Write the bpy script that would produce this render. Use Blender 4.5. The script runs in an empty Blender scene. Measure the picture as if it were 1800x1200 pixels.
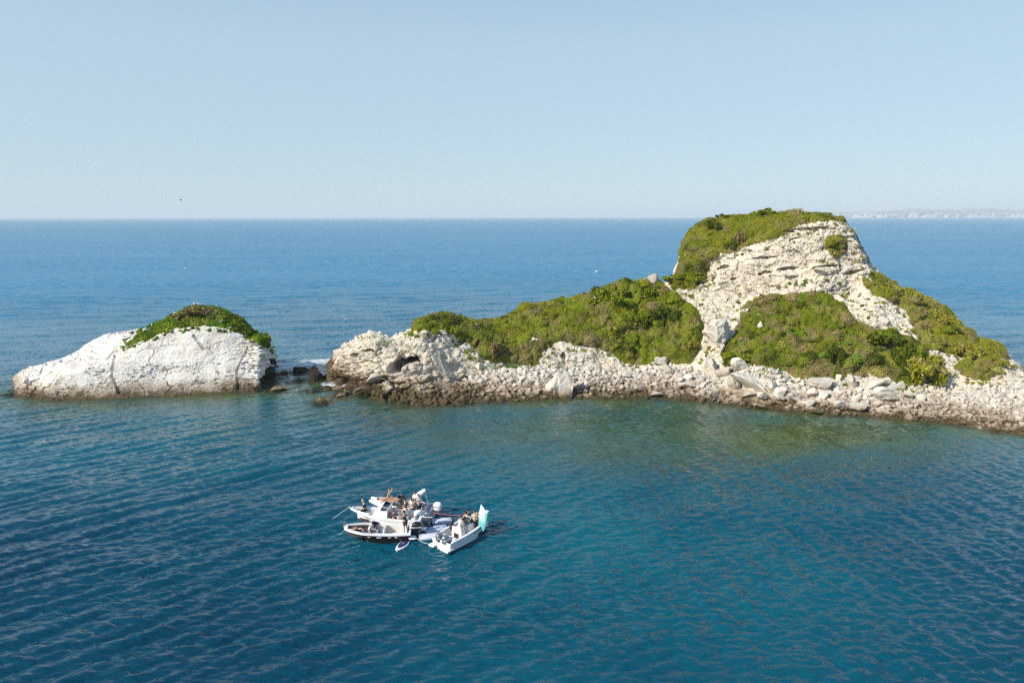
import bpy, bmesh, math, random
import numpy as np
from mathutils import Vector, Matrix

R = math.radians
random.seed(7)
rng = np.random.default_rng(11)
scene = bpy.context.scene
COL = scene.collection

# ------------------------------------------------------------------ camera, world, sun, exposure
CAM_H = 23.0
PITCH = math.atan(219 / 1200.0)
cd = bpy.data.cameras.new("camera")
cd.sensor_width = 36.0
cd.lens = 24.0
cd.clip_start = 0.5
cd.clip_end = 90000.0
cam = bpy.data.objects.new("camera", cd)
COL.objects.link(cam)
cam.location = (0, 0, CAM_H)
cam.rotation_euler = (Matrix.Rotation(R(90) - PITCH, 3, 'X') @ Matrix.Rotation(R(-0.08), 3, 'Z')).to_euler()   # the horizon rises a touch to the right
cam.rotation_mode = 'XYZ'
scene.camera = cam

SUN_EL = R(36)
SUN_AZ = R(237)          # compass-like angle, clockwise from +Y: behind and to the left of the camera
world = bpy.data.worlds.new("World")
scene.world = world
world.use_nodes = True
wn = world.node_tree
wn.nodes.clear()
w_out = wn.nodes.new('ShaderNodeOutputWorld')
w_bg = wn.nodes.new('ShaderNodeBackground')
w_sky = wn.nodes.new('ShaderNodeTexSky')
w_sky.sky_type = 'NISHITA'
w_sky.sun_disc = False
w_sky.sun_elevation = SUN_EL
w_sky.sun_rotation = SUN_AZ
w_sky.altitude = 0
w_sky.air_density = 1.0
w_sky.dust_density = 0.3
w_sky.ozone_density = 2.0
w_bg.inputs['Strength'].default_value = 0.106
# a veil of bright summer haze, thick at the horizon and thinner overhead, the same all round
w_mix = wn.nodes.new('ShaderNodeMix')
w_mix.data_type = 'RGBA'
w_geo = wn.nodes.new('ShaderNodeTexCoord')
w_sep = wn.nodes.new('ShaderNodeSeparateXYZ')
w_rng = wn.nodes.new('ShaderNodeMapRange')
wn.links.new(w_geo.outputs['Generated'], w_sep.inputs[0])
wn.links.new(w_sep.outputs['Z'], w_rng.inputs[0])
for w_i, w_v in enumerate((0.22, 0.70, 0.74, 0.55)):
    w_rng.inputs[w_i + 1].default_value = w_v
wn.links.new(w_rng.outputs[0], w_mix.inputs[0])
w_col = wn.nodes.new('ShaderNodeMix')
w_col.data_type = 'RGBA'
w_cr = wn.nodes.new('ShaderNodeMapRange')
wn.links.new(w_sep.outputs['Z'], w_cr.inputs[0])
w_cr.inputs[1].default_value = 0.22
w_cr.inputs[2].default_value = 0.70
wn.links.new(w_cr.outputs[0], w_col.inputs[0])
w_col.inputs[6].default_value = (0.535 / 0.12, 0.72 / 0.12, 0.835 / 0.12, 1)
w_col.inputs[7].default_value = (0.15 / 0.12, 0.38 / 0.12, 0.78 / 0.12, 1)
wn.links.new(w_col.outputs[2], w_mix.inputs[7])
wn.links.new(w_sky.outputs[0], w_mix.inputs[6])
wn.links.new(w_mix.outputs[2], w_bg.inputs['Color'])
wn.links.new(w_bg.outputs[0], w_out.inputs['Surface'])

sd = bpy.data.lights.new("sun", 'SUN')
sd.energy = 5.0
sd.angle = R(0.53)
sd.color = (1.0, 0.92, 0.79)
sun = bpy.data.objects.new("sun", sd)
COL.objects.link(sun)
to_sun = Vector((math.sin(SUN_AZ) * math.cos(SUN_EL), math.cos(SUN_AZ) * math.cos(SUN_EL), math.sin(SUN_EL)))
sun.rotation_euler = to_sun.to_track_quat('Z', 'Y').to_euler()
sun.location = (-60, -40, 80)

scene.view_settings.view_transform = 'Standard'
scene.view_settings.look = 'None'
scene.view_settings.exposure = 0.17
scene.view_settings.gamma = 1.0
scene.view_settings.use_curve_mapping = False
scene.render.engine = 'CYCLES'
scene.cycles.use_denoising = False
scene.cycles.pixel_filter_type = 'BLACKMAN_HARRIS'
scene.cycles.filter_width = 1.25
scene.cycles.sample_clamp_indirect = 6.0
scene.cycles.max_bounces = 6
scene.cycles.diffuse_bounces = 3
scene.cycles.glossy_bounces = 3
scene.cycles.transparent_max_bounces = 8
scene.cycles.volume_bounces = 1
scene.cycles.caustics_reflective = False
scene.cycles.caustics_refractive = False

# ------------------------------------------------------------------ helpers
CP, SP = math.cos(PITCH), math.sin(PITCH)

def ray(px, py):
    """Direction of the sight line through a point of the 1800x1200 photograph."""
    a = (np.asarray(px, float) - 900) / 1200
    b = -(np.asarray(py, float) - 600) / 1200
    return a, CP + b * SP, -SP + b * CP

def at_depth(px, py, Y):
    a, dy, dz = ray(px, py)
    t = Y / dy
    return a * t, Y + 0 * t, CAM_H + dz * t

def on_level(px, py, z=0.0):
    a, dy, dz = ray(px, py)
    t = (z - CAM_H) / dz
    return a * t, dy * t, z + 0 * t

def level(px, py, z=0.0):
    x, y, z = on_level(px, py, z)
    return Vector((float(x), float(y), float(z)))

def project(x, y, z):
    f = y * CP - (z - CAM_H) * SP
    u = y * SP + (z - CAM_H) * CP
    return 900 + 1200 * x / f, 600 - 1200 * u / f

def gsmooth(a, s, axis=0):
    if s <= 0:
        return a
    n = int(3 * s) + 1
    k = np.exp(-0.5 * (np.arange(-n, n + 1) / s) ** 2)
    k /= k.sum()
    pad = [(0, 0)] * a.ndim
    pad[axis] = (n, n)
    b = np.pad(a, pad, mode='edge')
    return np.apply_along_axis(lambda v: np.convolve(v, k, mode='valid'), axis, b)

_perm = np.random.default_rng(3).permutation(256).astype(np.int64)
_perm = np.concatenate([_perm, _perm, _perm])
_grad = np.random.default_rng(4).normal(size=(256, 3))
_grad /= np.linalg.norm(_grad, axis=1)[:, None]

def _hash(i, j, k):
    return _perm[(_perm[(_perm[i & 255] + j) & 255] + k) & 255]

def perlin(p):
    p = np.asarray(p, float)
    i = np.floor(p).astype(np.int64)
    f = p - i
    u = f * f * f * (f * (f * 6 - 15) + 10)
    out = np.zeros(len(p))
    for dx in (0, 1):
        wx = u[:, 0] if dx else 1 - u[:, 0]
        for dy in (0, 1):
            wy = u[:, 1] if dy else 1 - u[:, 1]
            for dz in (0, 1):
                wz = u[:, 2] if dz else 1 - u[:, 2]
                g = _grad[_hash(i[:, 0] + dx, i[:, 1] + dy, i[:, 2] + dz)]
                out += wx * wy * wz * (g * (f - (dx, dy, dz))).sum(1)
    return out * 1.5

def fbm(p, octv=4, gain=0.5):
    a, s, out = 1.0, 1.0, 0
    for k in range(octv):
        out = out + a * perlin(np.asarray(p) * s + 17.3 * k)
        a *= gain
        s *= 2.03
    return out

_cellp = np.random.default_rng(5).random((256, 4))

def worley(p):
    """F1, F2 and the random value of the nearest cell."""
    p = np.asarray(p, float)
    i = np.floor(p).astype(np.int64)
    f = p - i
    n = len(p)
    d1 = np.full(n, 9.0)
    d2 = np.full(n, 9.0)
    val = np.zeros(n)
    for dx in (-1, 0, 1):
        for dy in (-1, 0, 1):
            for dz in (-1, 0, 1):
                c = _cellp[_hash(i[:, 0] + dx, i[:, 1] + dy, i[:, 2] + dz)]
                q = c[:, :3] + (dx, dy, dz) - f
                d = np.sqrt((q * q).sum(1))
                near = d < d1
                d2 = np.where(near, d1, np.minimum(d2, d))
                val = np.where(near, c[:, 3], val)
                d1 = np.where(near, d, d1)
    return d1, d2, val

def sstep(a, b, x):
    t = np.clip((x - a) / (b - a), 0, 1)
    return t * t * (3 - 2 * t)

def inside(poly, x, y):
    poly = np.asarray(poly, float)
    x = np.asarray(x, float)
    y = np.asarray(y, float)
    r = np.zeros(x.shape, bool)
    j = len(poly) - 1
    for i in range(len(poly)):
        xi, yi = poly[i]
        xj, yj = poly[j]
        c = ((yi > y) != (yj > y)) & (x < (xj - xi) * (y - yi) / (yj - yi + 1e-12) + xi)
        r ^= c
        j = i
    return r

def tag(o, label=None, cat=None, group=None, kind=None):
    if label:
        o["label"] = label
    if cat:
        o["category"] = cat
    if group:
        o["group"] = group
    if kind:
        o["kind"] = kind
    return o

def link(name, me, mats=(), parent=None, loc=None):
    o = bpy.data.objects.new(name, me)
    COL.objects.link(o)
    if me is not None and hasattr(me, 'materials') and not len(me.materials):
        for m in (mats if isinstance(mats, (list, tuple)) else [mats]):
            me.materials.append(m)
    if parent is not None:
        o.parent = parent
    if loc is not None:
        o.location = loc
    return o

def empty(name, loc=(0, 0, 0), rz=0.0):
    o = bpy.data.objects.new(name, None)
    o.empty_display_size = 0.3
    COL.objects.link(o)
    o.location = loc
    o.rotation_euler = (0, 0, rz)
    return o

def mesh_np(name, verts, faces, smooth=False):
    """faces: (n,3) or (n,4) array, or a list of such arrays."""
    me = bpy.data.meshes.new(name)
    fl = faces if isinstance(faces, list) else [faces]
    fl = [np.asarray(f, np.int32) for f in fl if len(f)]
    verts = np.asarray(verts, np.float32)
    me.vertices.add(len(verts))
    me.vertices.foreach_set('co', verts.ravel())
    loops = np.concatenate([f.ravel() for f in fl])
    counts = np.concatenate([np.full(len(f), f.shape[1], np.int32) for f in fl])
    starts = np.concatenate([[0], np.cumsum(counts)[:-1]]).astype(np.int32)
    me.loops.add(len(loops))
    me.loops.foreach_set('vertex_index', loops)
    me.polygons.add(len(counts))
    me.polygons.foreach_set('loop_start', starts)
    me.polygons.foreach_set('use_smooth', np.full(len(counts), smooth))
    me.update(calc_edges=True)
    me.validate()
    return me

def set_attr(me, name, vals, kind='FLOAT'):
    a = me.attributes.new(name, kind, 'POINT')
    if kind == 'FLOAT':
        a.data.foreach_set('value', np.asarray(vals, np.float32).ravel())
    else:
        v = np.asarray(vals, np.float32)
        if v.shape[1] == 3:
            v = np.concatenate([v, np.ones((len(v), 1), np.float32)], 1)
        a.data.foreach_set('color', v.ravel())

def grid_faces(nu, nv, off=0):
    i, j = np.meshgrid(np.arange(nu - 1), np.arange(nv - 1), indexing='ij')
    a = i * nv + j + off
    return np.stack([a, a + nv, a + nv + 1, a + 1], -1).reshape(-1, 4)

class MB:
    """Collects simple shapes into one mesh."""
    def __init__(s):
        s.bm = bmesh.new()

    def box(s, c, size, rot=None, bevel=0.0):
        m = Matrix.Translation(c)
        if rot is not None:
            m = m @ (rot if isinstance(rot, Matrix) else Matrix.Rotation(rot, 4, 'Z'))
        m = m @ Matrix.Diagonal((*size, 1))
        r = bmesh.ops.create_cube(s.bm, size=1.0, matrix=m)
        if bevel:
            es = list({e for v in r['verts'] for e in v.link_edges})
            bmesh.ops.bevel(s.bm, geom=es, offset=bevel, segments=2, affect='EDGES', profile=0.5)
        return s

    def tube(s, pts, rad, n=8, cap=True):
        pts = [Vector(p) for p in pts]
        rads = rad if isinstance(rad, (list, tuple)) else [rad] * len(pts)
        rings = []
        for i, p in enumerate(pts):
            d = (pts[min(i + 1, len(pts) - 1)] - pts[max(i - 1, 0)]).normalized()
            up = Vector((0, 0, 1)) if abs(d.z) < 0.95 else Vector((1, 0, 0))
            a = d.cross(up).normalized()
            b = a.cross(d)
            rings.append([s.bm.verts.new(p + rads[i] * (math.cos(2 * math.pi * k / n) * a + math.sin(2 * math.pi * k / n) * b)) for k in range(n)])
        for r0, r1 in zip(rings, rings[1:]):
            for k in range(n):
                s.bm.faces.new((r0[k], r0[(k + 1) % n], r1[(k + 1) % n], r1[k]))
        if cap:
            s.bm.faces.new(rings[0][::-1])
            s.bm.faces.new(rings[-1])
        return s

    def ball(s, c, r, sub=2, rot=None):
        r = r if isinstance(r, (list, tuple)) else (r, r, r)
        m = Matrix.Translation(c)
        if rot is not None:
            m = m @ rot
        bmesh.ops.create_icosphere(s.bm, subdivisions=sub, radius=1.0, matrix=m @ Matrix.Diagonal((*r, 1)))
        return s

    def loft(s, rings, close=False, cap0=False, cap1=False):
        rr = [[s.bm.verts.new(p) for p in r] for r in rings]
        n = len(rr[0])
        for a, b in zip(rr, rr[1:]):
            for k in range(n if close else n - 1):
                q = [a[k], a[(k + 1) % n], b[(k + 1) % n], b[k]]
                try:
                    s.bm.faces.new(q)
                except ValueError:
                    pass
        if cap0:
            s.bm.faces.new(rr[0][::-1])
        if cap1:
            s.bm.faces.new(rr[-1])
        return s

    def poly(s, pts):
        s.bm.faces.new([s.bm.verts.new(p) for p in pts])
        return s

    def build(s, name, mat, parent=None, smooth=True, loc=None):
        bmesh.ops.remove_doubles(s.bm, verts=s.bm.verts, dist=1e-5)
        bmesh.ops.recalc_face_normals(s.bm, faces=s.bm.faces)
        me = bpy.data.meshes.new(name)
        s.bm.to_mesh(me)
        s.bm.free()
        if smooth:
            for p in me.polygons:
                p.use_smooth = True
            try:
                me.set_sharp_from_angle(angle=R(40))
            except Exception:
                pass
        return link(name, me, mat, parent, loc)

# ------------------------------------------------------------------ materials
MATS = {}

def new_mat(name):
    m = bpy.data.materials.new(name)
    m.use_nodes = True
    nt = m.node_tree
    b = nt.nodes['Principled BSDF']
    MATS[name] = m
    return m, nt, b

def N(nt, kind, **kw):
    n = nt.nodes.new(kind)
    for k, v in kw.items():
        if k in n.inputs:
            n.inputs[k].default_value = v
        else:
            setattr(n, k, v)
    return n

def noise(nt, vec, scale, detail=4.0, rough=0.55):
    n = N(nt, 'ShaderNodeTexNoise')
    n.inputs['Scale'].default_value = scale
    n.inputs['Detail'].default_value = detail
    n.inputs['Roughness'].default_value = rough
    nt.links.new(vec, n.inputs['Vector'])
    return n

def ramp(nt, fac, stops):
    n = N(nt, 'ShaderNodeValToRGB')
    e = n.color_ramp.elements
    while len(e) < len(stops):
        e.new(0.5)
    for el, (p, c) in zip(e, stops):
        el.position = p
        el.color = (*c, 1) if len(c) == 3 else c
    nt.links.new(fac, n.inputs['Fac'])
    return n

def mixc(nt, fac, a, b, blend='MIX'):
    n = N(nt, 'ShaderNodeMix', data_type='RGBA', blend_type=blend)
    for sock, v in ((0, fac), (6, a), (7, b)):
        if isinstance(v, (int, float)):
            n.inputs[sock].default_value = v
        elif isinstance(v, tuple):
            n.inputs[sock].default_value = (*v, 1) if len(v) == 3 else v
        else:
            nt.links.new(v, n.inputs[sock])
    return n.outputs[2]

def math_n(nt, op, a, b=None, c=None, clamp=False):
    n = N(nt, 'ShaderNodeMath', operation=op, use_clamp=clamp)
    for i, v in enumerate((a, b, c)):
        if v is None:
            continue
        if isinstance(v, (int, float)):
            n.inputs[i].default_value = v
        else:
            nt.links.new(v, n.inputs[i])
    return n.outputs[0]

def maprange(nt, v, a, b, c=0.0, d=1.0):
    n = N(nt, 'ShaderNodeMapRange')
    n.interpolation_type = 'SMOOTHSTEP'
    nt.links.new(v, n.inputs[0])
    for i, x in enumerate((a, b, c, d)):
        n.inputs[i + 1].default_value = x
    return n.outputs[0]

def plain(name, col, rough=0.5, metal=0.0, var=0.06, spec=0.5, scale=9.0):
    m, nt, b = new_mat(name)
    g = N(nt, 'ShaderNodeTexCoord')
    nz = noise(nt, g.outputs['Object'], scale, 3)
    lo = tuple(max(0, c * (1 - var * 2)) for c in col)
    hi = tuple(min(1, c * (1 + var)) for c in col)
    r = ramp(nt, nz.outputs['Fac'], [(0.3, lo), (0.7, hi)])
    nt.links.new(r.outputs[0], b.inputs['Base Color'])
    b.inputs['Roughness'].default_value = rough
    b.inputs['Metallic'].default_value = metal
    b.inputs['Specular IOR Level'].default_value = spec
    return m

def rock_mat(name, light, mid, soil, tide=1.0, tide_x=None, strata=0.0, per_object=False, guano=None, streak=0.5):
    """Limestone: mottled pale stone, earth in patches, tidal ochre and dark weed line at the foot (by height above the sea)."""
    m, nt, b = new_mat(name)
    geo = N(nt, 'ShaderNodeNewGeometry')
    pos = geo.outputs['Position']
    n1 = noise(nt, pos, 0.35, 6, 0.6)
    n2 = noise(nt, pos, 2.2, 6, 0.65)
    n3 = noise(nt, pos, 9.0, 3, 0.6)
    base = ramp(nt, n2.outputs['Fac'], [(0.32, mid), (0.55, light)]).outputs[0]
    base = mixc(nt, maprange(nt, n1.outputs['Fac'], 0.52, 0.68, 0, 0.55), base, soil)
    base = mixc(nt, maprange(nt, n3.outputs['Fac'], 0.3, 0.5, 0.35, 0.0), base, tuple(c * 0.55 for c in mid))
    if guano:
        ng = noise(nt, pos, 0.6, 5, 0.6)
        base = mixc(nt, maprange(nt, ng.outputs['Fac'], 0.42, 0.6, 0, 0.8), base, guano)
    # weather streaks running down the stone
    ms = N(nt, 'ShaderNodeMapping')
    ms.inputs['Scale'].default_value = (0.9, 0.9, 0.16)
    nt.links.new(pos, ms.inputs['Vector'])
    nst = noise(nt, ms.outputs[0], 1.0, 5, 0.65)
    base = mixc(nt, maprange(nt, nst.outputs['Fac'], 0.54, 0.72, 0, streak), base, tuple(c * 0.62 for c in soil))
    ngr = noise(nt, pos, 0.22, 4, 0.6)
    base = mixc(nt, maprange(nt, ngr.outputs['Fac'], 0.55, 0.68, 0, streak), base, (0.40, 0.40, 0.39))
    if per_object:
        oi = N(nt, 'ShaderNodeObjectInfo')
        sa = N(nt, 'ShaderNodeAttribute', attribute_name="stone")
        rnd = math_n(nt, 'FRACT', math_n(nt, 'ADD', oi.outputs['Random'], sa.outputs['Fac']))
        base = mixc(nt, maprange(nt, rnd, 0.35, 1.0, 0.0, 0.75), base, soil)
    if strata:
        mp = N(nt, 'ShaderNodeMapping')
        mp.inputs['Rotation'].default_value = (0.0, R(-4), 0)
        mp.inputs['Scale'].default_value = (0.10, 0.12, 2.6)
        nt.links.new(pos, mp.inputs['Vector'])
        ns = noise(nt, mp.outputs[0], 1.6, 5, 0.7)
        base = mixc(nt, maprange(nt, ns.outputs['Fac'], 0.40, 0.5, strata, 0.0), base, tuple(c * 0.62 for c in mid))
    # tidal staining
    sep = N(nt, 'ShaderNodeSeparateXYZ')
    nt.links.new(pos, sep.inputs[0])
    nt1 = noise(nt, pos, 0.42, 8, 0.72)
    zz = math_n(nt, 'ADD', sep.outputs['Z'], math_n(nt, 'MULTIPLY', math_n(nt, 'SUBTRACT', nt1.outputs['Fac'], 0.5), -3.3))
    if tide_x:
        wx = maprange(nt, sep.outputs['X'], tide_x[0], tide_x[1], tide_x[2], 0.0)
        zz = math_n(nt, 'SUBTRACT', zz, wx)
    base = mixc(nt, maprange(nt, zz, 0.5 * tide, 1.7 * tide, 0.75, 0.0), base, (0.27, 0.185, 0.105))
    base = mixc(nt, maprange(nt, zz, 0.05 * tide, 0.75 * tide, 0.92, 0.0), base, (0.075, 0.052, 0.022))
    nt.links.new(base, b.inputs['Base Color'])
    b.inputs['Roughness'].default_value = 0.92
    b.inputs['Specular IOR Level'].default_value = 0.2
    bp = N(nt, 'ShaderNodeBump')
    bp.inputs['Strength'].default_value = 0.7
    bp.inputs['Distance'].default_value = 0.12
    nb = noise(nt, pos, 5.0, 6, 0.7)
    nt.links.new(nb.outputs['Fac'], bp.inputs['Height'])
    nt.links.new(bp.outputs[0], b.inputs['Normal'])
    return m

M_rock = rock_mat("limestone", (0.69, 0.62, 0.515), (0.54, 0.48, 0.39), (0.47, 0.39, 0.29), tide=1.0, tide_x=(-22, 10, 1.1))
M_islet = rock_mat("white_limestone", (0.75, 0.695, 0.615), (0.66, 0.605, 0.53), (0.62, 0.55, 0.46), tide=1.15, streak=0.18, strata=0.3, guano=(0.80, 0.77, 0.73))
M_boulder = rock_mat("boulder_limestone", (0.69, 0.635, 0.545), (0.56, 0.505, 0.42), (0.42, 0.37, 0.31), tide=0.8, tide_x=(-22, 10, 1.0), per_object=True)
M_wetrock = rock_mat("wet_dark_rock", (0.035, 0.03, 0.025), (0.018, 0.016, 0.014), (0.045, 0.035, 0.025), tide=0.002)
M_brownrock = rock_mat("weedy_brown_rock", (0.26, 0.18, 0.10), (0.13, 0.09, 0.045), (0.09, 0.08, 0.03), tide=0.25)

def leaf_mat(name):
    m, nt, b = new_mat(name)
    a = N(nt, 'ShaderNodeAttribute', attribute_name="tint")
    geo = N(nt, 'ShaderNodeNewGeometry')
    nz = noise(nt, geo.outputs['Position'], 3.0, 3)
    c = mixc(nt, maprange(nt, nz.outputs['Fac'], 0.3, 0.7, 0.0, 0.3), a.outputs['Color'], (0.17, 0.17, 0.012))
    nt.links.new(c, b.inputs['Base Color'])
    b.inputs['Roughness'].default_value = 0.7
    b.inputs['Specular IOR Level'].default_value = 0.08
    return m

M_leaf = leaf_mat("leaves")
M_flower = plain("white_flower_heads", (0.70, 0.70, 0.60), 0.8)
M_yellow = plain("yellow_flower_heads", (0.62, 0.46, 0.03), 0.8)
M_stem = plain("brown_stems", (0.12, 0.085, 0.055), 0.9)
# ------------------------------------------------------------------ land: profile columns lofted into one terrain sheet
def tab(pts, x, s=0):
    p = np.asarray(pts, float)
    v = np.interp(x, p[:, 0], p[:, 1])
    return gsmooth(v, s) if s else v

class Land:
    """Terrain sheet from profile lines. keys: list of (photo line, depth line) from the waterline up to the skyline."""
    def __init__(s, px, water, lines, depths, counts, back, vs=2.0, us=2.0):
        s.px = px
        cols = [on_level(px, water, 0.0)]
        Y = cols[0][1].copy()
        s.YW = Y.copy()
        for py, d in zip(lines, depths):
            Y = Y + d
            x, y, z = at_depth(px, py, Y)
            cols.append((x, y, np.maximum(z, 0.02 * len(cols))))
        x0, y0, _ = cols[0]
        under = (x0 * (y0 - 9) / y0, y0 - 9, np.full_like(x0, -3.6))
        xr, yr, zr = cols[-1]
        seq = [under] + cols
        for dy, fz, oz in back:
            seq.append((xr * (yr + dy) / yr, yr + dy, zr * fz + oz))
        P = []
        seg = []
        for k, (a, b) in enumerate(zip(seq, seq[1:])):
            n = counts[k]
            t = (np.arange(n) / n)[None, :, None]
            A = np.stack(a, -1)[:, None, :]
            B = np.stack(b, -1)[:, None, :]
            P.append(A + (B - A) * t)
            seg += [k] * n
        P.append(np.stack(seq[-1], -1)[:, None, :])
        seg.append(len(seq) - 2)
        P = np.concatenate(P, 1)
        P = gsmooth(gsmooth(P, vs, 1), us, 0)
        s.P0 = P
        s.seg = np.asarray(seg)
        s.nu, s.nv = P.shape[:2]
        s.calc_normals()
        s.P = P.copy()

    def calc_normals(s, P=None):
        P = s.P0 if P is None else P
        du = np.gradient(P, axis=0)
        dv = np.gradient(P, axis=1)
        n = np.cross(du, dv)
        n /= np.linalg.norm(n, axis=2, keepdims=True) + 1e-9
        s.N = n
        return n

    def displace(s, d):
        s.P = s.P + s.N * d[..., None]

    def finish(s):
        s.N1 = s.calc_normals(s.P)
        u, v = project(s.P[..., 0], s.P[..., 1], s.P[..., 2])
        s.u, s.v = u, v
        n = s.seg
        last = n.max()
        s.front = (n[None, :] >= 1) & (n[None, :] <= last - 3) & np.ones((s.nu, 1), bool)

    def find(s, px, py, maxseg=None):
        """Point of the visible side nearest a photo position."""
        d = (s.u - px) ** 2 + (s.v - py) ** 2
        d = np.where(s.front, d, 1e9)
        i, j = np.unravel_index(np.argmin(d), d.shape)
        return s.P[i, j].copy(), s.N1[i, j].copy()

# ---- the main island
ipx = np.concatenate([np.arange(573, 1830, 1.5), np.arange(1830, 2300, 5.0)])
W = tab([(573, 668), (580, 669), (600, 676), (640, 690), (660, 697), (700, 706), (740, 712), (780, 711), (830, 706), (880, 704), (950, 700), (1000, 698),
         (1060, 697), (1120, 697), (1200, 700), (1260, 707), (1320, 714), (1400, 721), (1440, 727), (1500, 727), (1560, 734), (1620, 738), (1680, 743),
         (1740, 754), (1800, 764), (1900, 785), (2000, 812), (2300, 900)], ipx, 4)
B = tab([(573, 664), (590, 664), (620, 668), (650, 668), (700, 676), (760, 678), (820, 668), (860, 652), (900, 647), (960, 643), (1000, 650), (1100, 652), (1200, 648),
         (1250, 652), (1300, 645), (1350, 650), (1400, 668), (1450, 674), (1540, 670), (1620, 682), (1650, 684), (1700, 682), (1760, 678), (1800, 672), (1900, 690), (2000, 712), (2300, 790)], ipx, 8)
C = tab([(573, 661), (590, 654), (600, 640), (650, 630), (700, 632), (760, 628), (820, 620), (860, 625), (900, 632), (950, 622), (1000, 612), (1060, 618), (1120, 632), (1160, 600), (1200, 530),
         (1250, 508), (1300, 520), (1350, 520), (1400, 528), (1450, 520), (1500, 514), (1530, 505), (1570, 545), (1620, 590), (1680, 640), (1720, 655), (1780, 662), (1800, 669), (1900, 684), (2000, 704), (2300, 780)], ipx, 8)
D = tab([(573, 659), (590, 646), (600, 626), (650, 606), (700, 610), (730, 594), (770, 580), (820, 590), (860, 600), (900, 595), (950, 575), (1000, 560), (1060, 548), (1100, 545), (1140, 545), (1170, 515), (1200, 470),
         (1250, 452), (1300, 438), (1350, 422), (1390, 399), (1440, 393), (1480, 389), (1500, 405), (1530, 480), (1570, 515), (1620, 552), (1680, 600), (1720, 625), (1780, 640), (1795, 657), (1800, 666), (1900, 680), (2000, 700), (2300, 775)], ipx, 6)
S = tab([(573, 657), (583, 648), (590, 636), (598, 614), (612, 604), (640, 590), (665, 592), (690, 600), (706, 594), (720, 581), (732, 566), (760, 554), (790, 554), (815, 562),
         (850, 567), (880, 565), (900, 556), (940, 538), (990, 527), (1040, 514), (1080, 504), (1100, 501), (1120, 506), (1150, 505), (1170, 497), (1190, 472), (1200, 436),
         (1210, 411), (1240, 388), (1270, 379), (1300, 374), (1340, 370), (1400, 372), (1440, 374), (1478, 380), (1486, 390), (1500, 403), (1515, 426), (1525, 450), (1535, 470), (1560, 484),
         (1590, 500), (1630, 522), (1665, 543), (1690, 569), (1720, 590), (1750, 604), (1770, 622), (1782, 642), (1792, 660), (1800, 668), (1830, 668), (1900, 676), (2000, 696), (2300, 770)], ipx, 1.5)
dB = tab([(573, .6), (600, 1.5), (650, 2.6), (720, 4.5), (800, 7), (900, 9.5), (1000, 9.5), (1250, 10), (1350, 9), (1450, 8), (1530, 8.5), (1620, 9), (1720, 10), (1800, 14), (2300, 18)], ipx, 8)
dC = tab([(573, .3), (600, .8), (650, 1.4), (720, 2.2), (800, 2.5), (900, 1.6), (1000, 1.5), (1100, 2.2), (1160, 6), (1200, 12), (1300, 13), (1400, 13), (1500, 13), (1570, 11), (1640, 7), (1720, 4), (1800, 3), (2300, 3)], ipx, 10)
dD = tab([(573, .2), (600, .6), (650, 1.2), (720, 2.5), (770, 3), (860, 4), (950, 6), (1050, 7.5), (1140, 7), (1180, 4), (1230, 3.2), (1400, 3.0), (1500, 3), (1540, 4), (1620, 5), (1720, 4), (1800, 3), (2300, 3)], ipx, 8)
dS = tab([(573, .2), (600, .8), (650, 1.5), (720, 3.5), (800, 4), (900, 6), (1000, 6), (1120, 5), (1180, 4.5), (1230, 7), (1300, 9), (1400, 6), (1480, 2.2), (1530, 3), (1600, 5), (1700, 6), (1790, 5), (1830, 4), (2300, 5)], ipx, 8)
S = S + 5 * sstep(985, 1040, ipx) * (1 - sstep(1130, 1170, ipx)) + 7 * sstep(1230, 1270, ipx) * (1 - sstep(1470, 1488, ipx)) + 11 * sstep(1535, 1580, ipx) * (1 - sstep(1775, 1795, ipx))
island = Land(ipx, W, [B, C, D, S], [dB, dC, dD, dS], [14, 56, 56, 62, 44, 10, 12, 8], [(3.0, 0.96, -0.1), (10, 0.45, 0), (17, 0.0, -2.5)], vs=2.2, us=2.5)

nu, nv = island.nu, island.nv
Pf = island.P0.reshape(-1, 3)
seg = np.tile(island.seg, (nu, 1))
u0, v0 = project(island.P0[..., 0], island.P0[..., 1], island.P0[..., 2])
kk = np.arange(nv)[None, :] * np.ones((nu, 1))
beach = 1 - sstep(62, 82, kk)                        # waterline to cliff foot
beach = beach * sstep(690, 800, ipx)[:, None]
rocky = 1 - beach
# soft talus below the upper cliff
talus = sstep(1150, 1200, u0) * (1 - sstep(1600, 1660, u0)) * sstep(66, 90, kk) * (1 - sstep(118, 130, kk))
cliff = sstep(1190, 1240, u0) * (1 - sstep(1530, 1560, u0)) * sstep(122, 134, kk) * (1 - sstep(180, 190, kk))
f1 = fbm(Pf * (0.16, 0.16, 0.2), 4).reshape(nu, nv)
f2 = fbm(Pf * (0.8, 0.8, 1.0) + 31, 4).reshape(nu, nv)
warp = np.stack([perlin(Pf * 0.5 + 5), perlin(Pf * 0.5 + 50), perlin(Pf * 0.5 + 90)], -1) * 0.35
a1, a2, av = [q.reshape(nu, nv) for q in worley(Pf * (0.42, 0.42, 0.85) + warp)]
b1, b2, bv = [q.reshape(nu, nv) for q in worley(Pf * (1.25, 1.25, 2.6) + warp * 2 + 9)]
c1, c2, cv = [q.reshape(nu, nv) for q in worley(Pf * (2.6, 2.6, 4.2) + 19)]
calm = sstep(-0.25, 0.35, perlin(Pf * 0.22 + 140)).reshape(nu, nv)          # some of the face is smooth slab, some broken
blocks = 0.55 * (av - 0.5) + (0.26 * (bv - 0.5) + 0.09 * (cv - .5)) * (1 - 0.85 * calm) - 0.26 * (1 - sstep(0.0, 0.06, a2 - a1)) - 0.16 * (1 - sstep(0.0, 0.10, b2 - b1)) * (1 - .8 * calm)
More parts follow.
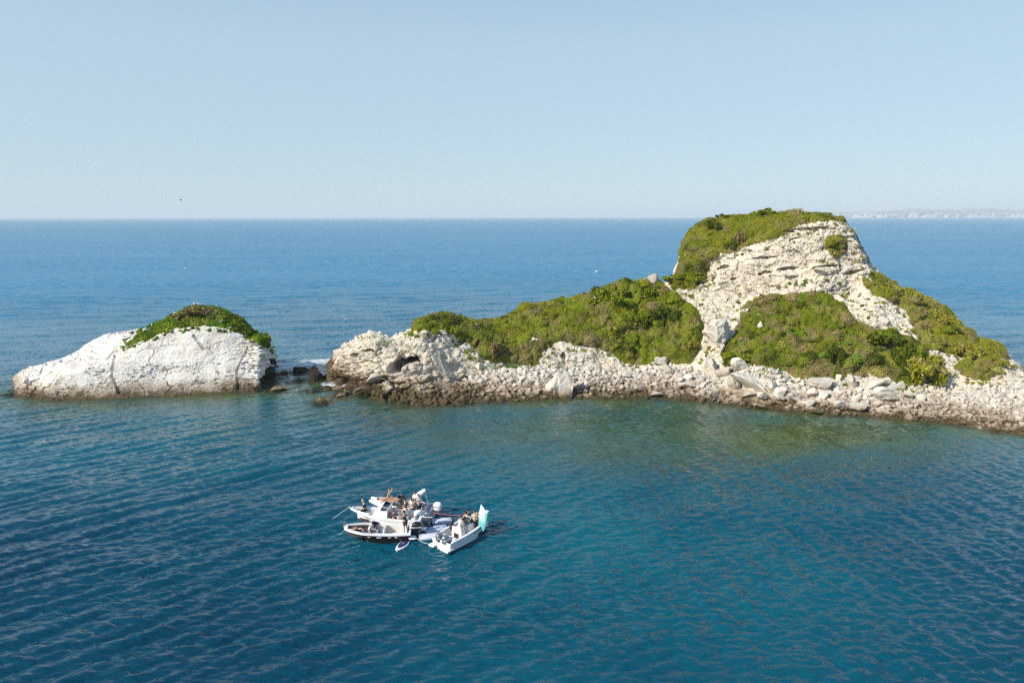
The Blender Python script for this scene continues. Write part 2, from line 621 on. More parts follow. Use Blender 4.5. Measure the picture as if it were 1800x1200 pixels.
lay = Pf[:, 2] * 0.75 + 0.05 * Pf[:, 0] + 0.9 * perlin(Pf * 0.16) + .25 * perlin(Pf * .6)
saw = (lay - np.floor(lay)).reshape(nu, nv)
ledge = ((saw - 0.5) * 0.42 - 0.30 * (1 - sstep(0, .12, saw))) * (1 - 0.85 * calm)
knob = 0.55 * (1 - a1) + 0.28 * (1 - b1)              # knobbly boulders welded in the low outcrop
low = 1 - sstep(720, 820, u0)
d = f1 * 0.55 * rocky + f2 * (0.22 * rocky + 0.06)
d += rocky * (1 - talus) * (blocks * (0.75 + 0.25 * cliff) + cliff * ledge * (0.5 + 0.5 * f1) + low * (1.25 * knob - 0.40 + 0.55 * (av - .5) + 0.35 * (bv - .5)))
d += talus * (0.05 * (bv - .5) + 0.04 * (cv - .5) + 0.10 * f2 - 0.25 * sstep(.1, .5, perlin(Pf * (0.9, 0.5, 0.25) + 200).reshape(nu, nv)))
d += beach * (0.20 * (bv - .5) + 0.12 * (cv - 0.5))
back = sstep(190, 205, kk) * (1 - sstep(232, 238, kk))
d *= (1 - 0.5 * back)
d *= np.where(seg == 0, 0.3, 1.0)
d *= sstep(573, 600, ipx)[:, None] * 0.8 + 0.2
island.displace(d)
# the cave and smaller hollows are pushed back into the rock
def hollow(land, px, py, rx, ry, depth, rot=0.0, drop=0.0, dx_=0.12):
    c, s_ = math.cos(rot), math.sin(rot)
    dx, dy = land.u_ - px, land.v_ - py
    ex, ey = (dx * c + dy * s_) / rx, (-dx * s_ + dy * c) / ry
    r = np.sqrt(ex * ex + ey * ey)
    w = (1 - sstep(0.75, 1.05, r)) * ((land.seg >= 1) & (land.seg <= 4))[None, :]
    land.P[..., 1] += w * depth
    land.P[..., 0] += w * depth * dx_
    land.P[..., 2] -= w * drop
island.u_, island.v_ = u0, v0
hollow(island, 715, 634, 24, 10, 6.0, -0.25, 0.5)
hollow(island, 697, 646, 15, 11, 4.5, -0.5, 0.4)
for hx, hy, rx, ry, dp in ((649, 617, 9, 4, 1.3), (625, 625, 6, 5, 1.0), (688, 655, 7, 4, 1.2), (812, 600, 8, 5, 1.5), (838, 610, 6, 6, 1.2), (990, 628, 4, 9, 1.2), (1140, 633, 8, 6, 1.4),
                           (1030, 606, 14, 5, 1.6), (1172, 640, 6, 6, 1.2), (1345, 480, 13, 4, 1.2), (1385, 472, 20, 3, 1.2), (1272, 470, 12, 4, 1.0), (1420, 500, 6, 9, .9),
                           (1345, 454, 25, 2.5, .9), (1290, 490, 7, 3, .9), (1450, 470, 25, 2.5, .8), (1500, 480, 16, 4, .9), (1400, 420, 14, 3, .7), (1420, 404, 40, 4, .8)):
    hollow(island, hx, hy, rx, ry, dp, -0.1)
island.finish()
me = mesh_np("island_ground", island.P.reshape(-1, 3), grid_faces(nu, nv))
o = link("island_terrain", me, M_rock)
tag(o, "pale limestone island with a high headland and a low rubble shore", kind='structure')

# ---- the white islet
xpx = np.arange(23, 487, 1.1)
W2 = tab([(23, 691), (40, 693), (60, 695), (100, 699), (150, 699), (200, 697), (300, 693), (400, 688), (455, 685), (470, 678), (480, 662), (487, 655)], xpx, 3)
Fm = tab([(23, 686), (40, 675), (60, 670), (100, 665), (150, 650), (200, 645), (300, 636), (400, 634), (460, 642), (480, 650), (487, 652)], xpx, 5)
Ft = tab([(23, 682), (40, 668), (60, 656), (80, 650), (110, 642), (150, 630), (185, 622), (220, 610), (260, 596), (300, 582), (340, 576), (400, 577), (430, 588), (455, 602), (472, 618), (480, 635), (487, 648)], xpx, 5)
S2 = tab([(23, 680), (30, 673), (40, 664), (60, 650), (80, 641), (110, 632), (140, 616), (150, 606), (165, 597), (185, 588), (215, 581), (240, 579), (262, 575), (300, 559), (330, 545), (350, 541), (375, 543), (395, 549),
          (415, 560), (432, 570), (450, 586), (466, 596), (474, 602), (480, 612), (484, 630), (487, 645)], xpx, 2)
d1 = tab([(23, .4), (60, 1.0), (150, 1.6), (300, 2.2), (440, 1.8), (470, .8), (487, .2)], xpx, 6)
d2 = tab([(23, .3), (60, 1.0), (150, 2.2), (300, 3.0), (440, 2.4), (470, 1.0), (487, .2)], xpx, 6)
d3 = tab([(23, .3), (60, 1.2), (110, 2.0), (150, 4.0), (220, 5.5), (300, 5.0), (400, 4.5), (450, 3.2), (475, 1.5), (487, .3)], xpx, 6)
islet = Land(xpx, W2, [Fm, Ft, S2], [d1, d2, d3], [12, 44, 62, 34, 8, 12, 8], [(2.0, 0.97, 0), (8, 0.5, 0), (13, 0.0, -2.5)], vs=2.0, us=2.0)
nu2, nv2 = islet.nu, islet.nv
Q = islet.P0.reshape(-1, 3)
wq = np.stack([perlin(Q * 0.35 + 5), perlin(Q * 0.35 + 50), perlin(Q * 0.35 + 90)], -1)
lay = Q[:, 2] * 2.3 + 0.10 * Q[:, 0] + 0.55 * perlin(Q * (0.3, 0.3, 0.4)) + 0.22 * perlin(Q * (1.3, 1.3, .8))
sw = lay - np.floor(lay)
p1, p2, pv = worley(Q * (0.9, 0.9, 2.6) + wq * 0.5)
q1, q2, qv = worley(Q * (0.30, 0.30, 0.33) + wq * 0.6 + 40)
r1, r2, rv = worley(Q * (2.2, 2.2, 5.5) + wq * 0.5 + 7)
gate = sstep(-0.35, 0.5, perlin(Q * (0.35, 0.35, 0.5) + 77))
lowb = np.exp(-((Q[:, 2] - 2.2) / 1.8) ** 2)
d = 0.35 * fbm(Q * 0.14 + 3, 3) + 0.05 * fbm(Q * 1.1 + 8, 4)
d += (0.10 * (sw - .5) - 0.05 * (1 - sstep(0, .2, sw))) * (0.35 + 0.65 * gate)
d += 0.12 * (pv - .5) * (0.35 + 0.65 * gate) - 0.08 * (1 - sstep(0, .12, p2 - p1)) * gate + 0.045 * (rv - .5)
d -= 0.30 * (1 - sstep(0.0, 0.035, q2 - q1)) * sstep(-.1, .3, perlin(Q * 0.2 + 12))
d -= 0.40 * lowb * sstep(0.88, 0.97, pv) * gate + 0.30 * lowb * sstep(.90, .98, rv) * gate
d = d.reshape(nu2, nv2)
kx = xpx[:, None]
nose = 1 - sstep(60, 130, kx)
d += nose * (0.35 * (qv.reshape(nu2, nv2) - .5) + 0.3 * (pv.reshape(nu2, nv2) - .5))
d += sstep(415, 450, kx) * (0.7 * (qv.reshape(nu2, nv2) - .5) + 0.45 * (pv.reshape(nu2, nv2) - .5))
d *= 0.25 + 0.75 * sstep(23, 50, kx) * (1 - 0.6 * sstep(478, 487, kx))
islet.displace(d)
islet.u_, islet.v_ = project(islet.P0[..., 0], islet.P0[..., 1], islet.P0[..., 2])
# undercut at the foot of the far end and a long crack down the face
for hx, hy, rx, ry, dp in ((47, 672, 4, 13, .9),):
    hollow(islet, hx, hy, rx, ry, dp)
for hx, hy, rx, ry, dp in ((474, 672, 15, 15, 1.6), (478, 652, 11, 9, 1.2), (481, 636, 8, 6, .9)):
    hollow(islet, hx, hy, rx, ry, dp, dx_=-1.5)
for (ax, ay), (bx, by) in (((200, 625), (196, 660)), ((196, 660), (209, 690)), ((434, 612), (415, 652)), ((415, 652), (418, 684)), ((340, 590), (357, 612))):
    for t in np.linspace(0, 1, 9):
        hollow(islet, ax + (bx - ax) * t, ay + (by - ay) * t, 1.8 + rng.random(), 3.2, 0.35)
for k in range(34):
    hx = rng.choice([rng.uniform(215, 265), rng.uniform(370, 405), rng.uniform(420, 470), rng.uniform(150, 200)])
    hollow(islet, hx, rng.uniform(636, 668) - (14 if hx > 420 else 0), rng.uniform(1.5, 4.5), rng.uniform(0.8, 1.6), 0.4, 0.25)
islet.finish()
me = mesh_np("islet_ground", islet.P.reshape(-1, 3), grid_faces(nu2, nv2))
o = link("islet_terrain", me, M_islet)
tag(o, "white banded limestone islet with a green cap, standing apart in the sea", kind='structure')
# ------------------------------------------------------------------ the sea: one sheet all the way to the horizon, finer where it lies near
def make_waves():
    w = []
    r = np.random.default_rng(21)
    def train(n, ang, spread, l0, l1, slope, which):
        for k in range(n):
            lam = math.exp(r.uniform(math.log(l0), math.log(l1)))
            a = ang + r.normal() * spread
            kk_ = 2 * math.pi / lam
            amp = slope / kk_ / math.sqrt(n) * r.uniform(0.6, 1.4)
            w.append((kk_ * math.cos(a), kk_ * math.sin(a), amp, r.uniform(0, 6.283), lam, which))
    train(30, R(-50), R(10), 0.9, 3.0, 0.20, 0)       # coming round the islet
    train(30, R(-163), R(10), 0.85, 2.8, 0.165, 1)      # coming round the far end of the island
    train(40, R(-82), R(26), 0.5, 1.3, 0.18, 2)      # local chop
    train(40, R(-92), R(26), 0.26, 0.6, 0.20, 2)
    train(14, R(-75), R(20), 5.0, 14.0, 0.045, 2)
    return w

WAVES = make_waves()

def lee_calm(X, Y):
    """Sheltered water in front of the rocks lies smoother."""
    return 1 - 0.68 * np.exp(-(((X - 16) / 40) ** 2 + ((Y - 73) / 13) ** 2) ** 1.3) - 0.5 * np.exp(-((X + 38) / 16) ** 2 - ((Y - 82) / 8) ** 2)

def sea_height(X, Y, spacing=None):
    h = np.zeros_like(X)
    gx = np.zeros_like(X)
    gy = np.zeros_like(X)
    lee = np.exp(-((Y - 78) / 26.0) ** 2) * (1 - sstep(-75, -48, -X) * 0) 
    calm = lee_calm(X, Y)
    ws = (0.25 + 0.75 * (1 - sstep(-22, 14, X)), 0.15 + 0.85 * sstep(-8, 22, X), np.ones_like(X))
    far = 1 + 0.8 * sstep(100, 160, Y)
    gust = 0.75 + 0.5 * sstep(-0.4, 0.4, np.sin(X * .11 + 1.3 * np.sin(Y * .07)) * np.cos(Y * .09 + np.sin(X * .05)))
    for kx_, ky_, amp, ph, lam, which in WAVES:
        a = amp * ws[which] * calm * far
        if which == 2:
            a = a * gust
        if spacing is not None:
            a = a * sstep(2.0, 3.6, lam / spacing)
        t = kx_ * X + ky_ * Y + ph
        s_, c_ = np.sin(t), np.cos(t)
        h += a * s_
        k_ = math.hypot(kx_, ky_)
        gx += a * c_ * kx_ / k_ * 0.9
        gy += a * c_ * ky_ / k_ * 0.9
    return h, gx, gy

th_in = np.linspace(R(-47), R(47), 960)
th_out = np.linspace(R(47), R(313), 60)[1:-1]
th = np.concatenate([th_in, th_out])
rr = [2.0, 8.0, 14.0, 20.0, 24.0]
r_ = 26.0
while r_ < 60000:
    rr.append(r_)
    r_ += max(0.12, r_ * r_ * 0.000052 if r_ < 260 else r_ * 0.03)
rr = np.asarray(rr)
print('sea grid', len(th), len(rr), len(th) * len(rr) * 2)
TH, RR = np.meshgrid(th, rr, indexing='ij')
WX, WY = RR * np.sin(TH), RR * np.cos(TH)
sp = np.maximum(np.gradient(RR, axis=1), RR * (R(94) / 960))
sp = np.where(np.abs(TH) > R(47.01), 50, sp)
h, gx, gy = sea_height(WX.ravel(), WY.ravel(), sp.ravel())
nt_, nr_ = WX.shape
X1, Y1 = WX.ravel() - gx, WY.ravel() - gy
# closeness to rock: shallows, painted green reflection, wash and foam
CHANNEL = [  # photo x, y, width px, height px, depth factor, dark?
    (555, 657, 36, 27, 1), (524, 651, 42, 11, 1), (525, 667, 9, 7, 1), (575, 661, 26, 12, 1), (486, 682, 30, 9, 0), (547, 684, 14, 7, 1), (567, 703, 27, 13, 0), (575, 680, 16, 6, 1),
    (590, 682, 22, 6, 0), (608, 686, 15, 11, 0), (597, 694, 18, 7, 0), (618, 686, 12, 9, 1), (497, 653, 14, 6, 0)]
shore = [np.stack(on_level(ipx, W, 0.0)[:2], -1)[::2], np.stack(on_level(xpx, W2, 0.0)[:2], -1)[::3]]
shore.append(np.array([tuple(level(c[0], c[1] + c[3] * .4).xy) for c in CHANNEL]))
shore = np.concatenate(shore)
dist = np.full(X1.shape, 99.0)
sel = np.nonzero((Y1 > 52) & (Y1 < 112) & (np.abs(X1) < 85))[0]
for k in range(0, len(sel), 20000):
    q = sel[k:k + 20000]
    dd = (X1[q][:, None] - shore[:, 0]) ** 2 + (Y1[q][:, None] - shore[:, 1]) ** 2
    dist[q] = np.sqrt(dd.min(1))
pw = np.stack([X1, Y1, 0 * X1], -1)
shallow_and_reflection = np.zeros_like(X1)
shallow_and_reflection[sel] = np.exp(-dist[sel] / 6.5) * (0.6 + 0.6 * sstep(-0.4, 0.5, perlin(pw[sel] * 0.12)))
green_reflection = np.exp(-(((X1 - 23) / 30) ** 2 + ((Y1 - 71) / 10) ** 2)) * 0.95 * (0.65 + 0.35 * sstep(-.3, .3, perlin(pw * 0.09)))  # the headland's green reflection, put into the water colour
shallow_and_reflection = np.clip(np.maximum(shallow_and_reflection, green_reflection), 0, 1)
clear = np.zeros_like(X1)
clear[sel] = (1 - sstep(0.3, 3.0, dist[sel])) * 0.75
foam = np.zeros_like(X1)
for fx, fy, rx, ry, amt in ((512, 641, 34, 9, 1.0), (545, 636, 40, 7, .9), (575, 634, 26, 6, .75), (498, 648, 16, 7, .9), (585, 676, 42, 5, .75), (610, 674, 26, 5, .7), (560, 684, 38, 5, .62), (540, 650, 40, 6, .55), (600, 668, 40, 5, .6), (545, 672, 30, 4, .5), (620, 690, 26, 4, .45), (530, 690, 30, 5, .5),
                          (510, 684, 22, 4, .6), (640, 676, 20, 4, .4), (628, 703, 26, 4, .42), (575, 708, 18, 4, .4), (720, 724, 18, 5, .35), (735, 716, 16, 5, .4), (660, 716, 14, 4, .3), (1795, 768, 16, 4, .5)):
    c = level(fx, fy)
    ax = abs(level(fx + rx, fy).x - c.x)
    ay = abs(level(fx, fy - ry).y - c.y)
    foam += 1.0 * amt * np.exp(-(((X1 - c.x) / ax) ** 2 + ((Y1 - c.y) / ay) ** 2))
edge = np.zeros_like(X1)
edge[sel] = (1 - sstep(0.15, 0.9, dist[sel])) * 0.42
foam = np.clip(np.maximum(foam, edge), 0, 1)
# a low breaker in the channel mouth
brk = level(515, 641)
hb = 0.22 * np.exp(-(((X1 - brk.x) / 2.6) ** 2 + ((Y1 - brk.y) / 1.3) ** 2)) * (0.6 + 0.6 * perlin(pw * 1.3)) 
h = h * (1 - 0.5 * (1 - sstep(0, 3, dist))) + hb + foam * 0.12 * perlin(pw * 1.7)
sv = np.stack([X1, Y1, h], -1)
faces = grid_faces(nt_, nr_)
# close the ring
j = np.arange(nr_ - 1)
a = (nt_ - 1) * nr_ + j
faces = np.concatenate([faces, np.stack([a, j, j + 1, a + 1], -1)])
cen = len(sv)
sv = np.concatenate([sv, [[0, 0, 0]]])
i = np.arange(nt_)
tri = np.stack([np.full(nt_, cen), i * nr_, ((i + 1) % nt_) * nr_], -1)
near_dark = np.clip((1 - sstep(-26, 2, X1)) * (1 - sstep(38, 62, Y1)) + 0.35 * (1 - sstep(31, 44, Y1)) + 0.55 * sstep(14, 34, X1) * (1 - sstep(40, 60, Y1)), 0, 1) * (0.75 + 0.25 * perlin(pw * 0.07))
me = mesh_np("sea_surface", sv, [faces[:, ::-1], tri[:, ::-1]], smooth=True)
pad = lambda q: np.concatenate([q, [0]])
set_attr(me, "shallow_and_reflection", pad(shallow_and_reflection))
set_attr(me, "clear", pad(clear))
set_attr(me, "calm", pad(lee_calm(X1, Y1)))
set_attr(me, "near_dark", pad(np.clip(near_dark, 0, 1)))
set_attr(me, "foam", pad(foam))
# distance ramp for unresolved ripples and the brightened far colour
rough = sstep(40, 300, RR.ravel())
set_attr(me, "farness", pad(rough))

m, nt, b = new_mat("sea_water")
geo = N(nt, 'ShaderNodeNewGeometry')
pos = geo.outputs['Position']
A = lambda nme: N(nt, 'ShaderNodeAttribute', attribute_name=nme).outputs['Fac']
a_sh, a_cl, a_fo, a_fa = A("shallow_and_reflection"), A("clear"), A("foam"), A("farness")
n_big = noise(nt, pos, 0.03, 4, 0.6)
deep = mixc(nt, maprange(nt, n_big.outputs['Fac'], 0.35, 0.65), (0.0008, 0.056, 0.094), (0.0010, 0.098, 0.136))
deep = mixc(nt, A("near_dark"), deep, (0.0006, 0.031, 0.066))     # darker, bluer water toward the near corners
seaf = mixc(nt, a_fa, deep, (0.0012, 0.170, 0.32))  # far water painted brighter, making up for reduced sky reflection
body = mixc(nt, a_sh, seaf, (0.068, 0.105, 0.020))  # green of the shallows and of the painted headland reflection
n_rock = noise(nt, pos, 0.35, 5, 0.6)
bedf = math_n(nt, 'MULTIPLY', maprange(nt, n_rock.outputs['Fac'], 0.45, 0.6), a_sh)
body = mixc(nt, math_n(nt, 'MULTIPLY', bedf, 0.6), body, (0.018, 0.024, 0.014))
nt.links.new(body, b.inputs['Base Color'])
b.inputs['IOR'].default_value = 1.333
b.inputs['Roughness'].default_value = 0.06
nt.links.new(maprange(nt, a_fa, 0.0, 1.0, 0.5, 0.13), b.inputs['Specular IOR Level'])   # unresolved wave slopes lower the mean reflectance of the far sea
rg = maprange(nt, a_fa, 0.0, 1.0, 0.05, 0.26)
nt.links.new(rg, b.inputs['Roughness'])
# ripple normals: slopes that stay the same however far the water is
def slope(scale, amt, stretch=(1, 1, 1), rot=0.0, detail=2):
    mp = N(nt, 'ShaderNodeMapping')
    mp.inputs['Scale'].default_value = stretch
    mp.inputs['Rotation'].default_value = (0, 0, rot)
    nt.links.new(pos, mp.inputs['Vector'])
    nz = noise(nt, mp.outputs[0], scale, detail, 0.55)
    v = N(nt, 'ShaderNodeVectorMath', operation='SUBTRACT')
    nt.links.new(nz.outputs['Color'], v.inputs[0])
    v.inputs[1].default_value = (0.5, 0.5, 0.5)
    s_ = N(nt, 'ShaderNodeVectorMath', operation='SCALE')
    nt.links.new(v.outputs[0], s_.inputs[0])
    if isinstance(amt, (int, float)):
        s_.inputs['Scale'].default_value = amt
    else:
        nt.links.new(amt, s_.inputs['Scale'])
    return s_.outputs[0]
gust_n = noise(nt, pos, 0.02, 4, 0.6)
mpg = N(nt, 'ShaderNodeMapping')
mpg.inputs['Scale'].default_value = (0.22, 1.0, 1.0)
mpg.inputs['Rotation'].default_value = (0, 0, R(-6))
nt.links.new(pos, mpg.inputs['Vector'])
nt.links.new(mpg.outputs[0], gust_n.inputs['Vector'])
gust = maprange(nt, gust_n.outputs['Fac'], 0.36, 0.62, 0.45, 1.25)
fine = slope(3.4, math_n(nt, 'MULTIPLY', math_n(nt, 'MULTIPLY', gust, A("calm")), 1.15), (0.42, 1.0, 1), 0.10, 3)
faramt = math_n(nt, 'MULTIPLY', gust, maprange(nt, a_fa, 0.0, 1.0, 0.0, 1.15))
farv = slope(0.55, faramt, (0.45, 1.0, 1), -0.1, 3)
add = N(nt, 'ShaderNodeVectorMath', operation='ADD')
nt.links.new(fine, add.inputs[0])
nt.links.new(farv, add.inputs[1])
flat = N(nt, 'ShaderNodeVectorMath', operation='MULTIPLY')
nt.links.new(add.outputs[0], flat.inputs[0])
flat.inputs[1].default_value = (1, 1, 0)
add2 = N(nt, 'ShaderNodeVectorMath', operation='ADD')
nt.links.new(geo.outputs['Normal'], add2.inputs[0])
nt.links.new(flat.outputs[0], add2.inputs[1])
nrm = N(nt, 'ShaderNodeVectorMath', operation='NORMALIZE')
nt.links.new(add2.outputs[0], nrm.inputs[0])
nt.links.new(nrm.outputs[0], b.inputs['Normal'])
al = math_n(nt, 'SUBTRACT', 1.0, a_cl)
nt.links.new(al, b.inputs['Alpha'])
# foam
fb = N(nt, 'ShaderNodeBsdfDiffuse')
fb.inputs['Color'].default_value = (0.78, 0.80, 0.80, 1)
mpf = N(nt, 'ShaderNodeMapping')
mpf.inputs['Scale'].default_value = (0.55, 1.0, 1.0)
nt.links.new(pos, mpf.inputs['Vector'])
nf = noise(nt, mpf.outputs[0], 1.9, 8, 0.7)
nf2 = noise(nt, pos, 0.5, 4, 0.6)
ff = math_n(nt, 'ADD', nf.outputs['Fac'], math_n(nt, 'MULTIPLY', math_n(nt, 'SUBTRACT', nf2.outputs['Fac'], 0.5), 0.5))
thr = math_n(nt, 'SUBTRACT', 0.96, math_n(nt, 'MULTIPLY', a_fo, 0.56))
fm = math_n(nt, 'MULTIPLY', math_n(nt, 'SUBTRACT', ff, thr), 4.5, clamp=True)
fm = math_n(nt, 'MULTIPLY', fm, maprange(nt, a_fo, 0.02, 0.15))
mx = N(nt, 'ShaderNodeMixShader')
nt.links.new(fm, mx.inputs[0])
nt.links.new(b.outputs[0], mx.inputs[1])
nt.links.new(fb.outputs[0], mx.inputs[2])
nt.links.new(mx.outputs[0], nt.nodes['Material Output'].inputs['Surface'])
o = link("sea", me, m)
tag(o, "blue green sea with wind ripples reaching to the horizon", kind='structure')


# ---- the sea floor, glimpsed only through the clear water at the rocks' feet
bx, by = np.meshgrid(np.linspace(-140, 140, 57), np.linspace(20, 200, 37), indexing='ij')
bp_ = np.stack([bx.ravel(), by.ravel(), -4.3 + 0.5 * perlin(np.stack([bx.ravel(), by.ravel(), 0 * bx.ravel()], -1) * 0.11)], -1)
M_bed = plain("weedy_sea_floor", (0.07, 0.085, 0.05), 0.9, scale=0.4, var=0.25)
tag(link("seabed", mesh_np("seabed", bp_, grid_faces(57, 37)), M_bed), "weedy sea floor in the shallows", kind='structure')
# ------------------------------------------------------------------ scrub and grass: rounded mounds with leaves over them
V_CAP = [(1186, 490), (1192, 466), (1200, 440), (1207, 408), (1240, 382), (1270, 370), (1340, 356), (1400, 364), (1482, 370), (1487, 392), (1470, 391), (1440, 391), (1412, 394), (1396, 402), (1388, 412), (1377, 421),
         (1347, 426), (1317, 431), (1300, 441), (1284, 448), (1267, 448), (1247, 460), (1247, 487), (1242, 500), (1220, 511), (1183, 511), (1170, 498)]
V_RIDGE = [(720, 586), (735, 558), (760, 545), (800, 548), (850, 558), (880, 555), (900, 545), (950, 525), (1000, 515), (1060, 497), (1100, 490), (1130, 498), (1160, 495), (1175, 512), (1200, 530), (1226, 546),
           (1238, 570), (1235, 600), (1225, 625), (1212, 640), (1190, 640), (1168, 632), (1150, 636), (1120, 640), (1095, 638), (1072, 618), (1040, 606), (1003, 606), (985, 598), (968, 612), (952, 616), (946, 640),
           (900, 640), (870, 640), (846, 630), (836, 612), (812, 598), (790, 588), (770, 578), (745, 586)]
V_SLOPE = [(1318, 530), (1340, 518), (1380, 519), (1430, 514), (1468, 520), (1480, 540), (1500, 560), (1530, 576), (1560, 582), (1590, 592), (1620, 608), (1634, 640), (1640, 664), (1620, 684), (1590, 682), (1560, 667),
           (1530, 664), (1500, 657), (1460, 668), (1405, 668), (1380, 652), (1360, 646), (1340, 648), (1310, 640), (1290, 632), (1255, 640), (1250, 622), (1270, 612), (1290, 592), (1306, 562), (1300, 542)]
V_EAST = [(1515, 480), (1538, 478), (1580, 492), (1605, 512), (1640, 522), (1672, 548), (1692, 570), (1720, 580), (1742, 590), (1758, 604), (1770, 630), (1764, 656), (1745, 672), (1715, 668), (1680, 660), (1668, 648), (1690, 640), (1680, 622),
          (1640, 624), (1622, 606), (1602, 572), (1590, 546), (1562, 531), (1530, 522), (1515, 516)]
V_PATCH = [(1440, 418), (1465, 411), (1505, 424), (1512, 440), (1482, 452), (1476, 466), (1466, 458), (1452, 440)]
V_ISLET = [(217, 608), (240, 588), (270, 568), (300, 548), (330, 534), (355, 528), (385, 535), (412, 548), (434, 563), (450, 581), (468, 597), (474, 606), (470, 612), (464, 610), (455, 606), (448, 600), (430, 589), (415, 583), (400, 577),
           (370, 573), (340, 574), (310, 577), (280, 588), (250, 600), (228, 609)]

GREEN = dict(grass=(0.240, 0.310, 0.014), olive=(0.255, 0.250, 0.016), dark=(0.045, 0.072, 0.008), mid=(0.175, 0.225, 0.010), dry=(0.290, 0.220, 0.110), pale=(0.340, 0.330, 0.065), brown=(0.190, 0.130, 0.075), bright=(0.110, 0.260, 0.010))

def palette(P, u, v, kinds, scale=0.28, seed=0.0):
    """A plant colour per point: patches of the named kinds, by noise, with weights."""
    names = [k for k, _ in kinds]
    ws = np.array([w for _, w in kinds], float)
    f = np.stack([perlin(P * scale * (1 + 0.23 * i) + 13.7 * i + seed) * 1.0 + 0.35 * perlin(P * scale * 3.1 + 7 * i + seed) + (wgt - 1) * 0.55 for i, wgt in enumerate(ws)], -1)
    f = np.exp(f * 7)
    f /= f.sum(1, keepdims=True)
    cols = np.array([GREEN[n] for n in names])
    return f @ cols

def leaf_cloud(P, Nn, col, size, up=0.35, quad=False, r=rng):
    """Little triangular leaf sprays at points, tilted about the surface normal."""
    n = len(P)
    d = Nn + r.normal(size=(n, 3)) * 0.75 + (0, 0, up)
    d /= np.linalg.norm(d, axis=1)[:, None]
    t = np.cross(d, r.normal(size=(n, 3)))
    t /= np.linalg.norm(t, axis=1)[:, None]
    s = size * r.uniform(0.6, 1.4, n)[:, None]
    base = P
    b = np.cross(d, t)
    v = np.stack([base - t * s * 0.5, base + t * s * 0.5, base + (d * 0.75 + b * 0.6) * s], 1).reshape(-1, 3)
    f = np.arange(n * 3).reshape(-1, 3)
    c = col * r.uniform(0.78, 1.25, (n, 1))
    return v, f, np.repeat(c, 3, 0)

def dome_cluster(C, Nn, rad, kinds, leaf, r, flat=0.8, per=60):
    """Many small rounded shrubs: a dark-leaved core and a skin of leaves, each with a colour of its own."""
    names = [k for k, _ in kinds]
    w = np.array([max(.05, q - .35) ** 1.5 for _, q in kinds])
    pick = r.choice(len(names), len(C), p=w / w.sum())
    base = np.array([GREEN[n] for n in names])[pick] * r.uniform(.75, 1.25, (len(C), 1))
    b = bmesh.new()
    bmesh.ops.create_icosphere(b, subdivisions=2, radius=1)
    iv = np.array([x.co[:] for x in b.verts])
    fi = np.array([[x.index for x in fc.verts] for fc in b.faces])
    b.free()
    keep = (iv[fi][:, :, 2].mean(1) > -0.35)
    fi = fi[keep]
    V, F, T, off = [], [], [], 0
    for k in range(len(C)):
        q = rad[k]
        m = iv * (1 + 0.3 * perlin(iv * 1.7 + k * 3.3)[:, None]) * (q, q, q * flat) * .86
        V.append(m + C[k])
        F.append(fi + off)
        off += len(iv)
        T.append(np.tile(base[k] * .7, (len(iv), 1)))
        n = max(8, int(per * q * q * 9))
        d = r.normal(size=(n, 3))
        d[:, 2] = np.abs(d[:, 2]) * 1.1 - .25
        d /= np.linalg.norm(d, axis=1)[:, None]
        pos = C[k] + d * (q, q, q * flat) * (1 + 0.3 * perlin(d * 1.7 + k * 3.3)[:, None]) * r.uniform(.8, 1.08, (n, 1))
        lv, lf, lc = leaf_cloud(pos, d, np.tile(base[k], (n, 1)), leaf, r=r)
        V.append(lv)
        F.append(lf + off)
        off += len(lv)
        T.append(lc)
    return np.concatenate(V), np.concatenate(F), np.concatenate(T)

